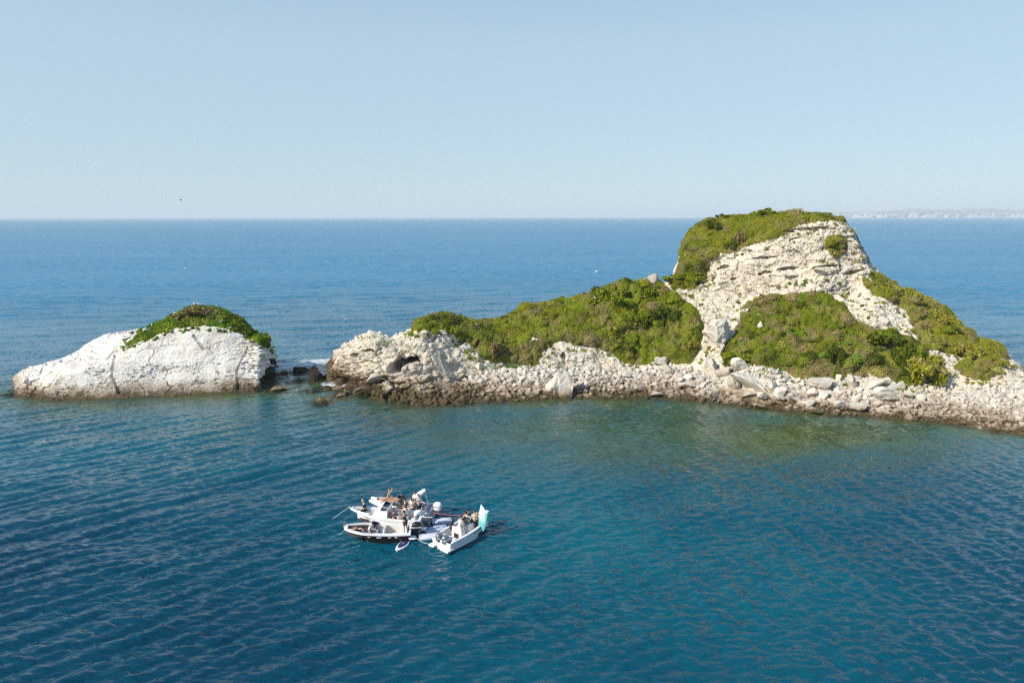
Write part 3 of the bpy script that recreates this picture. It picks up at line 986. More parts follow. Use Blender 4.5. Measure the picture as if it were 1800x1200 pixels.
def cover(land, name, polys, height, kinds, density, size, label, step=1, scale=0.55, lean=0.25, edge=4.0, extra=None, front_only=True, rag=5.0, seed=0.0, overhang=0.0, domes=0, dome_r=0.5, dry=(), holes=0.0):
    """Plants over the part of the land inside photo outlines; also down the far side of the skyline there."""
    P = land.P[::step, ::step]
    Nn = land.calc_normals(gsmooth(gsmooth(land.P, 3, 0), 3, 1))[::step, ::step]
    nu_, nv_ = P.shape[:2]
    F = P.reshape(-1, 3)
    u, v = land.u[::step, ::step].copy(), land.v[::step, ::step].copy()
    segs = land.seg[::step]
    top = np.nonzero(segs <= segs.max() - 3)[0].max()
    wob = (rag * perlin(F * 0.9 + 3 + seed) + rag * 0.5 * perlin(F * 2.7 + seed)).reshape(nu_, nv_)
    m = np.zeros((nu_, nv_), bool)
    for pl in polys:
        m |= inside(pl, u + wob, v + wob * 0.6)
    if holes:
        m &= ~((fbm(F * 0.55 + 70 + seed, 3).reshape(nu_, nv_) > holes) & (segs <= segs.max() - 3)[None, :])
    m[:, segs == 0] = False
    behind = segs > segs.max() - 3
    m[:, behind] = (m[:, max(0, top - 1)][:, None] | m[:, top][:, None]) & (segs[behind] <= segs.max() - 1)[None, :]
    if extra is not None:
        m |= extra(P) 
    # distance from the edge of the patch, roughly, by blurring the mask
    soft = gsmooth(gsmooth(m.astype(float), edge / step, 0), edge / step, 1)
    prof = sstep(0.30, 0.95, soft) ** 0.7
    A1, A2, _ = worley(F * scale + 0.25 * perlin(F * 1.1)[:, None] + seed)
    B1, B2, _ = worley(F * scale * 2.6 + 8 + seed)
    hh = (0.25 + 0.85 * np.clip(1 - A1 ** 2 * 1.25, 0, 1) + 0.30 * np.clip(1 - B1 ** 2 * 1.3, 0, 1) + 0.35 * perlin(F * 0.35 + 60)).reshape(nu_, nv_)
    hgt = height(P, land.u[::step, ::step], land.v[::step, ::step]) if callable(height) else height
    M = P + (Nn * (1 - lean) + np.array([0, -overhang, 1.0]) * lean) * (hh * hgt * prof)[..., None]
    M = M - Nn * 0.25 * (1 - prof)[..., None]
    q = grid_faces(nu_, nv_)
    mk = (soft.ravel() > 0.22)
    q = q[mk[q].all(1)]
    used, inv = np.unique(q, return_inverse=True)
    q = inv.reshape(-1, 4)
    MV = M.reshape(-1, 3)[used]
    uu, vv = u.ravel()[used], v.ravel()[used]
    def brown(P, c):
        if not len(dry):
            return c
        uu2, vv2 = project(P[:, 0], P[:, 1], P[:, 2])
        w = np.zeros(len(P))
        for (ex, ey, rx, ry, ro) in dry:
            dx, dy = uu2 - ex, vv2 - ey
            a, b = dx * math.cos(ro) + dy * math.sin(ro), -dx * math.sin(ro) + dy * math.cos(ro)
            w = np.maximum(w, np.exp(-((a / rx) ** 2 + (b / ry) ** 2) ** 1.5))
        w = (w * sstep(-.35, .25, perlin(P * 1.1 + 33)))[:, None]
        return c * (1 - w) + np.array(GREEN['dry']) * w
    soil = palette(MV, uu, vv, kinds, seed=seed)
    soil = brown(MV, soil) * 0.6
    soil = np.clip(soil, 0, 1)
    # leaves, by area
    A, B_, C_, D_ = (MV[q[:, k]] for k in range(4))
    nrm = np.cross(C_ - A, D_ - B_)
    ar = np.linalg.norm(nrm, axis=1) * 0.5
    nrm = nrm / (2 * ar[:, None] + 1e-9)
    nrm *= np.where((nrm * Nn.reshape(-1, 3)[used][q[:, 0]]).sum(1) < 0, -1, 1)[:, None]
    cnt = rng.poisson(np.clip(ar * density, 0, 40) * np.clip(prof.ravel()[used][q].mean(1) * 1.6 + .12, 0, 1))
    idx = np.repeat(np.arange(len(q)), cnt)
    a_, b_ = rng.random(len(idx))[:, None], rng.random(len(idx))[:, None]
    LP = (A[idx] * (1 - a_) + B_[idx] * a_) * (1 - b_) + (D_[idx] * (1 - a_) + C_[idx] * a_) * b_
    LN = nrm[idx]
    LP = LP + LN * rng.uniform(-0.05, size * 0.8, (len(idx), 1))
    lc = palette(LP, *project(LP[:, 0], LP[:, 1], LP[:, 2]), kinds, seed=seed)
    lc = brown(LP, lc)
    lv, lf, lcol = leaf_cloud(LP, LN, lc, size)
    nb = len(MV)
    parts_v, parts_f, parts_t = [MV, lv], [lf + nb], [soil, lcol]
    if domes:
        vis = np.nonzero(segs <= segs.max() - 3)[0]
        wgt = ar * (0.25 + (nrm[:, 1] < 0.55))
        ci = rng.choice(len(q), domes, p=wgt / wgt.sum())
        rad_ = np.clip(rng.lognormal(math.log(dome_r), 0.55, domes), .18, 1.5)
        cpt = MV[q[ci, 0]] - nrm[ci] * rad_[:, None] * .35
        # stragglers just outside the patch
        em = np.nonzero(((soft > .02) & (soft < .24) & (segs <= segs.max() - 3)[None, :]).ravel())[0]
        ne = min(len(em), int(domes * .8))
        ei = rng.choice(em, ne, replace=False)
        cpt = np.concatenate([cpt, F[ei] - [0, 0, .05]])
        rad_ = np.concatenate([rad_, rng.uniform(.10, .32, ne)])
        dv_, df_, dt_ = dome_cluster(cpt, None, rad_, kinds, size, rng)
        dt_ = brown(dv_, dt_)
        parts_f.append(df_ + nb + len(lv))
        parts_v.append(dv_)
        parts_t.append(dt_)
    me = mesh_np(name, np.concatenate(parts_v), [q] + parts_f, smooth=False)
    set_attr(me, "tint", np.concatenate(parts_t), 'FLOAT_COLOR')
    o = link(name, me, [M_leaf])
    tag(o, label, kind='stuff')
    print(name, len(q), len(lf))
    return MV, q, nrm

SIL = 0.16
h_cap = lambda P, u, v: 0.50 + 0 * u
cover(island, "scrub", [V_CAP], h_cap, [('olive', 1.1), ('mid', 1.05), ('dark', .75), ('pale', .72), ('dry', .70)], 75, 0.125, "olive scrub thatching the top of the high headland", seed=1, rag=9, edge=5, domes=70, dome_r=.40, dry=[(1440, 394, 52, 6, 0), (1340, 432, 60, 7, -.3), (1262, 455, 26, 10, -.5), (1305, 428, 12, 16, -.6), (1390, 410, 12, 10, 0)])
cover(island, "scrub", [V_RIDGE], lambda P, u, v: 0.45 + 0.75 * sstep(1010, 1090, u) + 0.35 * sstep(590, 620, v) * (1 - sstep(950, 1000, u)),
      [('grass', 1.05), ('olive', 1.0), ('mid', 1.0), ('dark', .92), ('dry', .86), ('pale', .82)], 75, 0.12, "green scrub and grass along the low ridge", seed=5, rag=11, edge=5.5, domes=200, dome_r=.42, holes=.72, dry=[(1035, 600, 42, 13, .1), (905, 625, 50, 22, 0), (840, 605, 22, 14, .5), (950, 598, 20, 20, 0)])
cover(island, "scrub", [V_SLOPE], 0.9, [('olive', 1.0), ('mid', 1.1), ('dark', .95), ('dry', .92), ('bright', .68), ('pale', .84)], 75, 0.125, "dense mixed scrub on the slope below the headland cliff", seed=9, rag=13, edge=5.5, domes=220, dome_r=.45, holes=.52, dry=[(1440, 652, 75, 20, -.1), (1415, 605, 40, 12, -.7), (1545, 655, 40, 14, .1), (1480, 615, 30, 12, -.4), (1350, 530, 16, 10, 0)])
cover(island, "scrub", [V_EAST, V_PATCH], 0.65, [('olive', 1.15), ('pale', .95), ('dry', .98), ('mid', .85)], 70, 0.12, "dry olive scrub on the far shoulder of the headland and on its cliff", seed=14, rag=14, edge=5, domes=190, dome_r=.33, holes=.34, dry=[(1700, 655, 45, 12, 0), (1760, 660, 26, 12, 0), (1620, 570, 16, 40, -.4), (1475, 455, 10, 14, 0)])
cover(islet, "ground_cover", [V_ISLET], lambda P, u, v: 0.30 + 0.14 * sstep(310, 340, u), [('bright', 1.15), ('grass', .8), ('mid', .9), ('dark', .75)], 70, 0.13, "bright green ground cover on the islet crest", scale=1.1, seed=20, rag=5, edge=3.2, domes=90, dome_r=.22, dry=[(352, 552, 34, 16, 0)])
# ------------------------------------------------------------------ loose rock: boulders, shore rubble, channel rocks
def rock_mesh(name, seed, sub=2, cuts=9, rough=0.16, mat=None, squash=(1, 1, 0.75), taper=0.0):
    r = np.random.default_rng(seed)
    bm = bmesh.new()
    bmesh.ops.create_icosphere(bm, subdivisions=sub, radius=1.0)
    v = np.array([w.co[:] for w in bm.verts])
    for k in range(cuts):
        n = r.normal(size=3)
        n /= np.linalg.norm(n)
        lim = r.uniform(0.36, 0.74)
        dd = v @ n
        v = v - np.maximum(dd - lim, 0)[:, None] * n
    v = v * (1 + rough * fbm(v * 1.6 + seed * 3.1, 3)[:, None])
    if sub >= 3:
        w1, w2, wv = worley(v * (1.7, 1.7, 2.3) + seed)
        v = v * (1 + 0.22 * (wv - .5) - 0.10 * (1 - sstep(0, .1, w2 - w1)))[:, None]
    v = v * np.asarray(squash)
    v = v / np.abs(v).max(0)
    if taper:
        v[:, :2] *= (1 - taper * (v[:, 2:] + 1) / 2)
    for w, c in zip(bm.verts, v):
        w.co = c
    me = bpy.data.meshes.new(name)
    bm.to_mesh(me)
    bm.free()
    if mat:
        me.materials.append(mat)
    return me

ROCKS = [rock_mesh("boulder", 100 + k, 2, 9, 0.11, mat=M_boulder) for k in range(14)]
BIG = [rock_mesh("boulder", 700 + k, 3, 12, 0.14, mat=M_boulder) for k in range(6)]
CRAG = [rock_mesh("boulder", 760 + k, 4, 10, 0.2, mat=M_rock) for k in range(2)]
SMALL = []
for k in range(12):
    me_ = rock_mesh("tmp_stone", 300 + k, 1, 7, 0.12)
    vv_ = np.zeros(len(me_.vertices) * 3)
    me_.vertices.foreach_get('co', vv_)
    ff_ = np.array([p.vertices[:] for p in me_.polygons])
    SMALL.append((vv_.reshape(-1, 3), ff_))
    bpy.data.meshes.remove(me_)

def rot_mats(n, r):
    q = r.normal(size=(n, 4)) * (1, .35, .35, 1)
    q /= np.linalg.norm(q, axis=1)[:, None]
    w, x, y, z = q.T
    return np.stack([np.stack([1 - 2 * (y * y + z * z), 2 * (x * y - z * w), 2 * (x * z + y * w)], -1),
                     np.stack([2 * (x * y + z * w), 1 - 2 * (x * x + z * z), 2 * (y * z - x * w)], -1),
                     np.stack([2 * (x * z - y * w), 2 * (y * z + x * w), 1 - 2 * (x * x + y * y)], -1)], 1)

# hand-placed rocks: photo x, y of the middle, width and height in photo px, tilt in the picture, depth ratio, label
NAMED = [
    (1316, 669, 78, 30, 34, 0.9, "long pale slab boulder slanting down toward the water, biggest on the shore"),
    (1300, 642, 40, 26, 5, 0.8, "square topped pale boulder behind the long slanting slab"),
    (1287, 673, 32, 25, 20, 0.9, "smooth rounded grey boulder under the upper end of the long slab"),
    (1272, 656, 30, 17, -15, 0.8, "flat grey boulder wedged beside the square topped one"),
    (1249, 644, 27, 38, 0, 0.8, "tall pale boulder standing at the foot of the scrub slope"),
    (1357, 681, 30, 27, -6, 0.9, "blocky boulder with one dark shaded side, beyond the long slab's lower end"),
    (1367, 655, 10, 14, 25, 0.9, "small white stone leaning upright in the green at the scrub edge"),
    (1335, 649, 17, 9, 0, 0.9, "small flat white stone at the scrub edge behind the long slab"),
    (1352, 662, 18, 12, 0, 0.9, "broken white stone lying between the scrub and the blocky boulder"),
    (1444, 677, 46, 25, 4, 0.8, "wide pale boulder under the brown twigs of the slope scrub"),
    (1475, 664, 14, 15, 0, 0.9, "round bright white stone tucked under a hanging dark shrub"),
    (1497, 673, 28, 30, 0, 0.8, "tall white boulder between the round white stone and a pointed one"),
    (1536, 674, 42, 21, -18, 0.8, "pointed pale boulder with its tip raised toward the dark shrub"),
    (1556, 694, 46, 29, 2, 0.8, "broad rounded grey boulder with a ledge under it, in front of the upright white stone"),
    (1583, 677, 17, 22, 8, 0.8, "upright white stone slab beside the big round shrub"),
    (1615, 699, 22, 18, 0, 0.9, "round grey boulder alone on the white cobbles"),
    (1595, 692, 22, 14, 0, 0.9, "white boulder between the upright slab and the round grey boulder"),
    (1252, 694, 26, 16, -5, 0.9, "ochre boulder at the waterline below the tall pale boulder"),
    (1315, 693, 28, 15, 0, 0.9, "sandy oval boulder directly below the long slab"),
    (1341, 697, 26, 17, -4, 0.9, "pale rounded boulder beside the sandy oval one"),
    (1368, 700, 27, 15, -4, 0.9, "cream boulder on the edge of the ochre tide line"),
    (1372, 690, 24, 18, 5, 0.9, "bright white boulder below the blocky one"),
    (1398, 703, 22, 13, 8, 0.9, "white topped boulder near the tide line below the brown scrub"),
    (1427, 691, 24, 20, 0, 0.8, "pale boulder leaning on the wide one under the scrub"),
    (1447, 696, 25, 17, 10, 0.9, "bright boulder in the second row below the wide pale one"),
    (1476, 714, 28, 22, 0, 0.9, "white domed boulder with an ochre foot at the water"),
    (1430, 723, 27, 14, 0, 0.9, "ochre split boulder lying lowest in the water"),
    (1510, 718, 32, 18, 5, 0.9, "broad ochre boulder at the water below the grey ledge boulder"),
    (1338, 714, 32, 10, 4, 0.9, "low flat ochre boulder on the waterline below the sandy oval one"),
    (1122, 683, 30, 13, 0, 0.9, "brown boulder on the tide line below the hanging scrub"),
    (1152, 692, 30, 13, 5, 0.9, "rusty boulder touching the water beside the brown one"),
    (1207, 676, 32, 11, -8, 0.9, "flat tilted grey slab on the white rubble"),
    (1174, 651, 26, 18, 10, 0.9, "pale blocky boulder at the foot of the grey bank"),
    (1210, 663, 22, 15, 15, 0.9, "pale boulder behind the flat tilted slab"),
    (1104, 660, 22, 13, 0, 0.9, "rounded pale boulder with a mossy back below the grey bank"),
    (1027, 678, 17, 17, 0, 0.9, "single grey boulder beside the pyramid outcrop"),
    (656, 664, 36, 24, -15, 0.8, "large grey brown boulder fallen below the low cliff's end"),
    (641, 689, 40, 24, -18, 0.8, "pale topped angular boulder with a black shaded side, in the tide"),
    (661, 695, 30, 18, 10, 0.9, "brown weedy boulder beside the angular pale topped one"),
    (843, 643, 16, 13, 0, 0.9, "round white stone among bright grass tufts above the rubble"),
]
SLOPE_ROCKS = [
    (1261, 588, 58, 54, 4, 0.8, "big white rock with a bright face standing out of the slope scrub"),
    (1246, 562, 22, 26, 30, 0.8, "leaning pale spire against the big white slope rock"),
    (1310, 548, 26, 12, -8, 0.9, "flat white rock lying on the scree above the scrub"),
    (1333, 556, 20, 11, 10, 0.9, "white rock beside the flat one on the scree"),
    (1337, 575, 13, 20, -10, 0.9, "narrow white rock sticking up in the slope scrub"),
    (1256, 541, 12, 14, 0, 0.9, "small round rock perched above the big white slope rock"),
    (1228, 544, 10, 7, 0, 0.9, "small white rock at the edge of the ridge scrub"),
    (1276, 527, 10, 10, 0, 0.9, "white stone lying on the grey scree"),
    (1146, 490, 24, 20, -12, 0.8, "white rock perched on the ridge skyline with a gull on it"),
    (1131, 496, 12, 9, 0, 0.9, "lower white rock beside the perched one on the skyline"),
    (1412, 528, 16, 9, 0, 0.9, "pale rock at the top of the slope scrub below the cliff"),
    (1423, 524, 9, 6, 0, 0.9, "small pale rock next to the one at the top of the slope scrub"),
    (1459, 505, 8, 8, 0, 0.9, "little white stone resting low on the cliff face"),
    (1387, 484, 30, 10, 0, 0.8, "smooth white oval rock set in the cliff face"),
    (1396, 496, 13, 11, 0, 0.9, "rounded rock just under the oval one in the cliff face"),
    (1440, 476, 20, 9, 0, 0.9, "grey rounded rock set in the middle of the cliff face"),
]
taken = []          # x, y, z, radius
def put_rock(c, mesh, land=island, label=None, group=None, sink=0.3, mat=None):
    px, py, w, hgt, tilt, dr = c[:6]
    p, n = land.find(px, py + hgt * 0.25)
    depth = p[1] * CP - (p[2] - CAM_H) * SP
    sc_ = depth / 1200
    rx, rz = w * sc_ / 2, hgt * sc_ / 2 / 0.93
    # sit at the photo position at the local depth, slightly nearer than the ground behind
    q = np.array(at_depth(px, py, p[1] - 0.15 * rx))
    o = link("boulder", mesh)
    o.location = q
    o.rotation_euler = (rng.uniform(-.15, .15), R(tilt), rng.uniform(-.25, .25))
    o.scale = (rx, rx * dr, rz)
    tag(o, label, "boulder" if w > 14 else "stone", group)
    if w <= 14:
        o.name = "stone"
    taken.append((*q, max(rx, rz)))
    return o

for k, c in enumerate(NAMED):
    put_rock(c, (BIG[k % 6] if c[2] > 25 else ROCKS[k % len(ROCKS)]), label=c[6])
for k, c in enumerate(SLOPE_ROCKS):
    put_rock(c, (CRAG[k % 2] if c[2] > 25 or c[3] > 25 else ROCKS[(k * 5 + 3) % len(ROCKS)]), label=c[6])
# the pyramid outcrop and the leaning plate, bedrock standing out of the beach
for (px, py, w, hgt, tilt, dr, nm, lab) in ((984, 675, 72, 56, 0, 0.9, "rock_outcrop", "brown pyramid outcrop rising from the white rubble"),
                                           (780, 650, 22, 70, -22, 0.4, "rock_plate", "long pale plate of rock leaning against the low cliff"),
                                           (1160, 634, 30, 22, 0, .6, "rock_outcrop", "smooth grey bank of marl below the ridge scrub")):
    o = put_rock((px, py, w, hgt, tilt, dr), rock_mesh(nm, 900 + px, 4, 12, 0.18, M_rock, (1, 1, 1), 0.62 if px == 984 else 0.1), label=lab)
    o.name = nm
    o["category"] = "outcrop" if nm == "rock_outcrop" else "rock plate"

# channel rocks
for k, (px, py, w, hgt, dark) in enumerate(CHANNEL):
    c = level(px, py + hgt * 0.42)
    sc_ = (c.y * CP + CAM_H * SP) / 1200
    o = link("sea_rock", rock_mesh("sea_rock", 500 + k, 2 if w < 25 else 3, 14, 0.24, M_wetrock if dark else M_brownrock, (1, 1, 1), 0.3 if k in (0, 3) else 0.1))
    rx, rz = w * sc_ / 2 * 1.15, hgt * sc_ * 0.82
    o.location = (c.x, c.y + rx * 0.5, rz * 0.1)
    o.scale = (rx, rx * 0.75, rz * 1.0)
    o.rotation_euler = (0, R(float(rng.uniform(-8, 8))), float(rng.uniform(-.3, .3)))
    lab = ["pointed black rock, tallest in the channel beside the island", "long low black rock lying in the surf", "tiny black rock between the surf and the pointed rock", "black rock leaning on the island's end",
           "flat brown rock at the foot of the islet", "small brown rock awash in mid channel", "brown weedy rock standing farthest out in the channel", "low dark rock in the white wash", "flat brown rock awash by the white wash",
           "rusty orange rock near the island's tip", "olive weed covered rock awash near the tip", "dark rock behind the rusty orange one", "small brown rock in the breaking surf beside the long black rock"][k]
    tag(o, lab, "sea rock")

# shore boulders: scattered over the beach, largest first
cand = []
TK = np.array(taken)
r2 = np.random.default_rng(77)
bi = np.nonzero((ipx > 655) & (ipx < 1840))[0]
P_ = island.P
pts = np.zeros((0, 4))
sizes = np.sort(np.concatenate([r2.lognormal(math.log(0.30), 0.42, 3600), r2.uniform(0.5, 0.95, 170)]))[::-1]
i_all = r2.choice(bi, len(sizes) * 3)
t_all = r2.random(len(sizes) * 3)
acc = []
gridh = {}
m_ = 0
for s_ in sizes:
    for tr in range(4):
        i_ = int(r2.choice(bi))
        pxx = ipx[i_]
        lim = 0.62 if pxx < 760 else (0.52 if pxx < 980 else (0.40 if pxx < 1230 else (0.62 if pxx < 1600 else 0.34)))
        rad = min(s_, lim * 1.5) * 0.85
        jmax = 72 if pxx > 780 else 66
        j_ = int(12 + (jmax - 12) * r2.random())
        if pxx < 780 and j_ > 50 and r2.random() < .6:
            continue
        p = P_[i_, j_]
        if p[2] < -0.25:
            continue
        key = (int(p[0] // 1.5), int(p[1] // 1.5))
        ok = True
        for a_ in (-1, 0, 1):
            for b_ in (-1, 0, 1):
                for (x_, y_, z_, q_) in gridh.get((key[0] + a_, key[1] + b_), ()):
                    if (x_ - p[0]) ** 2 + (y_ - p[1]) ** 2 < (0.72 * (q_ + rad)) ** 2:
                        ok = False
        if ok and len(TK):
            ok = not (((TK[:, 0] - p[0]) ** 2 + (TK[:, 1] - p[1]) ** 2) < (0.8 * (TK[:, 3] + rad)) ** 2).any()
        if ok:
            gridh.setdefault(key, []).append((p[0], p[1], p[2], rad))
            acc.append((p[0], p[1], p[2] + rad * 0.12, rad))
            break
acc = np.array(acc)
prj = acc[:, 3] / acc[:, 1]
uu_, vv_ = project(acc[:, 0], acc[:, 1], acc[:, 2])
prj = np.where((uu_ < 0) | (uu_ > 1800), 0, prj)
order = np.argsort(-prj)
big, rest = order[:230], order[230:]
print('shore stones', len(acc))
def zone(x):
    u = x
    for lim, nm in ((-8, 'below the cave'), (3.5, 'below the low cliff'), (11, 'beside the pyramid outcrop'), (20, 'below the marl bank'), (28, 'around the tall pale boulder'), (36, 'below the long slab and blocky boulder'),
                    (44, 'below the brown twiggy scrub'), (52, 'below the big round shrub')):
        if u < lim:
            return nm
    return 'at the cobble beach end'

for n_, k in enumerate(big):
    x_, y_, z_, q_ = acc[k]
    o = link("boulder", ROCKS[n_ % len(ROCKS)])
    o.location = (x_, y_, z_)
    o.scale = (q_ * r2.uniform(.85, 1.35), q_ * r2.uniform(.7, 1.0), q_ * r2.uniform(.6, .9))
    o.rotation_euler = (r2.uniform(-.3, .3), r2.uniform(-.4, .4), r2.uniform(0, 6.28))
    if z_ - q_ * 0.4 < 0.35:
        tag(o, "ochre brown boulder in the wet tide line " + zone(x_), "boulder", "ochre boulders " + zone(x_))
    else:
        tag(o, "pale limestone boulder in the dry rubble " + zone(x_), "boulder", "pale boulders " + zone(x_))
rm = rot_mats(len(rest), r2)
VV, FF, off = [], [], 0
for n_, k in enumerate(rest):
    v_, f_ = SMALL[n_ % len(SMALL)]
    x_, y_, z_, q_ = acc[k]
    s3 = q_ * np.array([r2.uniform(.85, 1.35), r2.uniform(.7, 1.1), r2.uniform(.6, .95)])
    VV.append((v_ * s3) @ rm[n_].T + (x_, y_, z_))
    FF.append(f_ + off)
    off += len(v_)
me = mesh_np("rubble", np.concatenate(VV), np.concatenate(FF))
set_attr(me, "stone", np.concatenate([np.full(len(v_), r2.random()) for v_ in VV]))
tag(link("rubble", me, M_boulder), "white limestone rubble and cobbles covering the shore", kind='stuff')

# scree stones on the talus and fallen under the cliff
VV, FF, off = [], [], 0
for n_ in range(330):
    px_, py_ = r2.uniform(1175, 1560), r2.uniform(500, 600)
    if r2.random() < .35:
        px_, py_ = r2.uniform(1460, 1610), r2.uniform(520, 600)
    p, n = island.find(px_, py_)
    q_ = r2.lognormal(math.log(0.14), 0.5)
    v_, f_ = SMALL[n_ % len(SMALL)]
    VV.append((v_ * q_ * (1.1, .9, .7)) @ rot_mats(1, r2)[0].T + p + (0, 0, q_ * .2))
    FF.append(f_ + off)
    off += len(v_)
me = mesh_np("scree", np.concatenate(VV), np.concatenate(FF))
tag(link("scree", me, M_boulder), "small pale scree stones strewn below the cliff", kind='stuff')

# ------------------------------------------------------------------ single shrubs, tufts, flowers
def shrub_mesh(name, seed, kinds, n_leaf=1500, flat=0.75):
    r = np.random.default_rng(seed)
    lob = r.normal(size=(9, 3)) * (0.45, 0.45, 0.28) + (0, 0, 0.55)
    rad = r.uniform(0.28, 0.52, 9)
    P, Nn = [], []
    for c, q in zip(lob, rad):
        d = r.normal(size=(int(n_leaf / 9), 3))
        d /= np.linalg.norm(d, axis=1)[:, None]
        P.append(c + d * q * r.uniform(0.72, 1.05, (len(d), 1)) * (1, 1, flat))
        Nn.append(d)
    P, Nn = np.concatenate(P), np.concatenate(Nn)
    col = palette(P * 3 + seed, None, None, kinds, 0.6)
    v, f, c = leaf_cloud(P, Nn, col, 0.16, r=r)
    VV, FF, CC, off = [v], [f], [c], len(v)
    for c0, q in zip(lob, rad):                      # twiggy cores that close the crown
        b = bmesh.new()
        bmesh.ops.create_icosphere(b, subdivisions=2, radius=1)
        w = np.array([x.co[:] for x in b.verts])
        ff = np.array([[x.index for x in fc.verts] for fc in b.faces])
        b.free()
        w = w * (1 + 0.25 * perlin(w * 2 + seed)[:, None]) * q * 0.78 * (1, 1, flat) + c0
        VV.append(w)
        FF.append(ff + off)
        off += len(w)
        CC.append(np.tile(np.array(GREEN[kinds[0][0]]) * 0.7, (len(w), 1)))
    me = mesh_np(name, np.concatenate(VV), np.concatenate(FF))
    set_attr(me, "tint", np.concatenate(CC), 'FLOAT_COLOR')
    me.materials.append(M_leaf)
    return me

KD = [('dark', 1.2), ('mid', .8)]
KM = [('mid', 1.1), ('olive', 1.0), ('dark', .8)]
KO = [('olive', 1.1), ('pale', .8), ('dry', .8)]
KB = [('brown', 1.0), ('dry', 1.0), ('olive', .8)]
CROWN = {'d': [shrub_mesh("foliage", 1, KD), shrub_mesh("foliage", 2, KD)], 'm': [shrub_mesh("foliage", 3, KM), shrub_mesh("foliage", 4, KM)],
         'o': [shrub_mesh("foliage", 5, KO), shrub_mesh("foliage", 6, KO)], 'b': [shrub_mesh("foliage", 7, KB)]}
sb = MB()
sb.tube([(0, 0, -0.25), (0.03, 0, 0.25), (0.15, .05, 0.6)], [0.07, 0.05, 0.02], 6)
sb.tube([(0, 0, 0.0), (-0.15, .1, 0.5)], [0.05, 0.02], 6)
stem0 = sb.build("stem", M_stem)
stem_me = stem0.data
bpy.data.objects.remove(stem0)
TINT = None
SHRUBS = [(1346, 369, 26, 9, 'm', "tallest little bush on the flat crown of the headland skyline"), (1275, 383, 20, 8, 'd', "dark low bush on the headland skyline where the crown slopes away"),
          (1250, 400, 22, 18, 'd', "dark bush on the steep scrub side of the headland crown"), (1302, 424, 22, 26, 'b', "dead brown bush at the edge where crown scrub meets cliff"),
          (1288, 437, 16, 22, 'd', "dark bush just below the dead brown one at the cliff edge"), (1432, 376, 40, 6, 'm', "low green bush along the top edge above the cliff"),
          (1622, 655, 62, 52, 'o', "big round shrub at the foot of the slope above the cobbles"), (1582, 642, 42, 40, 'd', "dark green shrub beside the big round one"),
          (1540, 600, 46, 26, 'd', "dark shrub in the middle of the slope scrub"), (1470, 640, 26, 40, 'd', "dark hanging shrub above the round white stone"),
          (1392, 590, 26, 18, 'd', "small dark shrub near the top of the slope scrub"), (1178, 566, 44, 30, 'd', "darkest shrub on the ridge near the headland foot"),
          (1128, 574, 40, 30, 'd', "dark shrub low on the ridge's seaward face"), (1094, 524, 44, 18, 'm', "rounded green shrub on the ridge skyline"),
          (1060, 530, 40, 26, 'm', "green shrub just down from the ridge skyline"), (1140, 528, 40, 24, 'm', "green shrub below the perched white rock"),
          (868, 618, 34, 34, 'b', "brownish shrub hanging over the low cliff"), (1085, 600, 30, 22, 'd', "dark shrub overhanging the marl bank"),
          (1206, 612, 26, 26, 'o', "olive shrub at the end of the ridge beside the tall pale boulder"), (1282, 636, 34, 20, 'm', "green shrub behind the square topped boulder"),
          (1228, 490, 28, 14, 'm', "green bush at the foot of the crown's scrub side"), (1192, 494, 30, 12, 'm', "green bush in the saddle beside the perched rock"),
          (1700, 620, 40, 26, 'o', "olive shrub on the shoulder above the bare pale gully"), (1758, 640, 26, 16, 'o', "shrub at the outermost edge of the headland shoulder"),
          (1600, 530, 30, 26, 'o', "olive shrub high on the shoulder slope"), (1655, 568, 34, 22, 'o', "dull shrub on the skyline of the shoulder")]
for k, (px, py, w, hgt, kd, lab) in enumerate(SHRUBS):
    p, n = island.find(px, py + hgt * 0.3)
    sc_ = (p[1] * CP - (p[2] - CAM_H) * SP) / 1200
    rt = empty("shrub", p, float(rng.uniform(0, 6.28)))
    tag(rt, lab, "shrub", "shrubs on the island")
    f_ = link("foliage", CROWN[kd][k % len(CROWN[kd])], parent=rt)
    f_.scale = (w * sc_ / 1.9, w * sc_ / 1.9, hgt * sc_ / 1.15)
    s_ = link("stem", stem_me, parent=rt)
    s_.scale = f_.scale
for k, (px, py, w, hgt, kd, lab) in enumerate([(352, 547, 66, 19, 'b', "brown thatchy bush on the summit of the islet"), (416, 564, 34, 15, 'd', "dark bush behind the islet summit"), (438, 583, 28, 14, 'd', "dark bush hanging at the islet's steep end")]):
    p, n = islet.find(px, py + hgt * .3)
    sc_ = (p[1] * CP - (p[2] - CAM_H) * SP) / 1200
    rt = empty("shrub", p, 0.7 * k)
    tag(rt, lab, "shrub", "bushes on the islet")
    f_ = link("foliage", CROWN[kd][0], parent=rt)
    f_.scale = (w * sc_ / 1.9, w * sc_ / 2.4, hgt * sc_ / 1.3)
    s_ = link("stem", stem_me, parent=rt)
    s_.scale = f_.scale

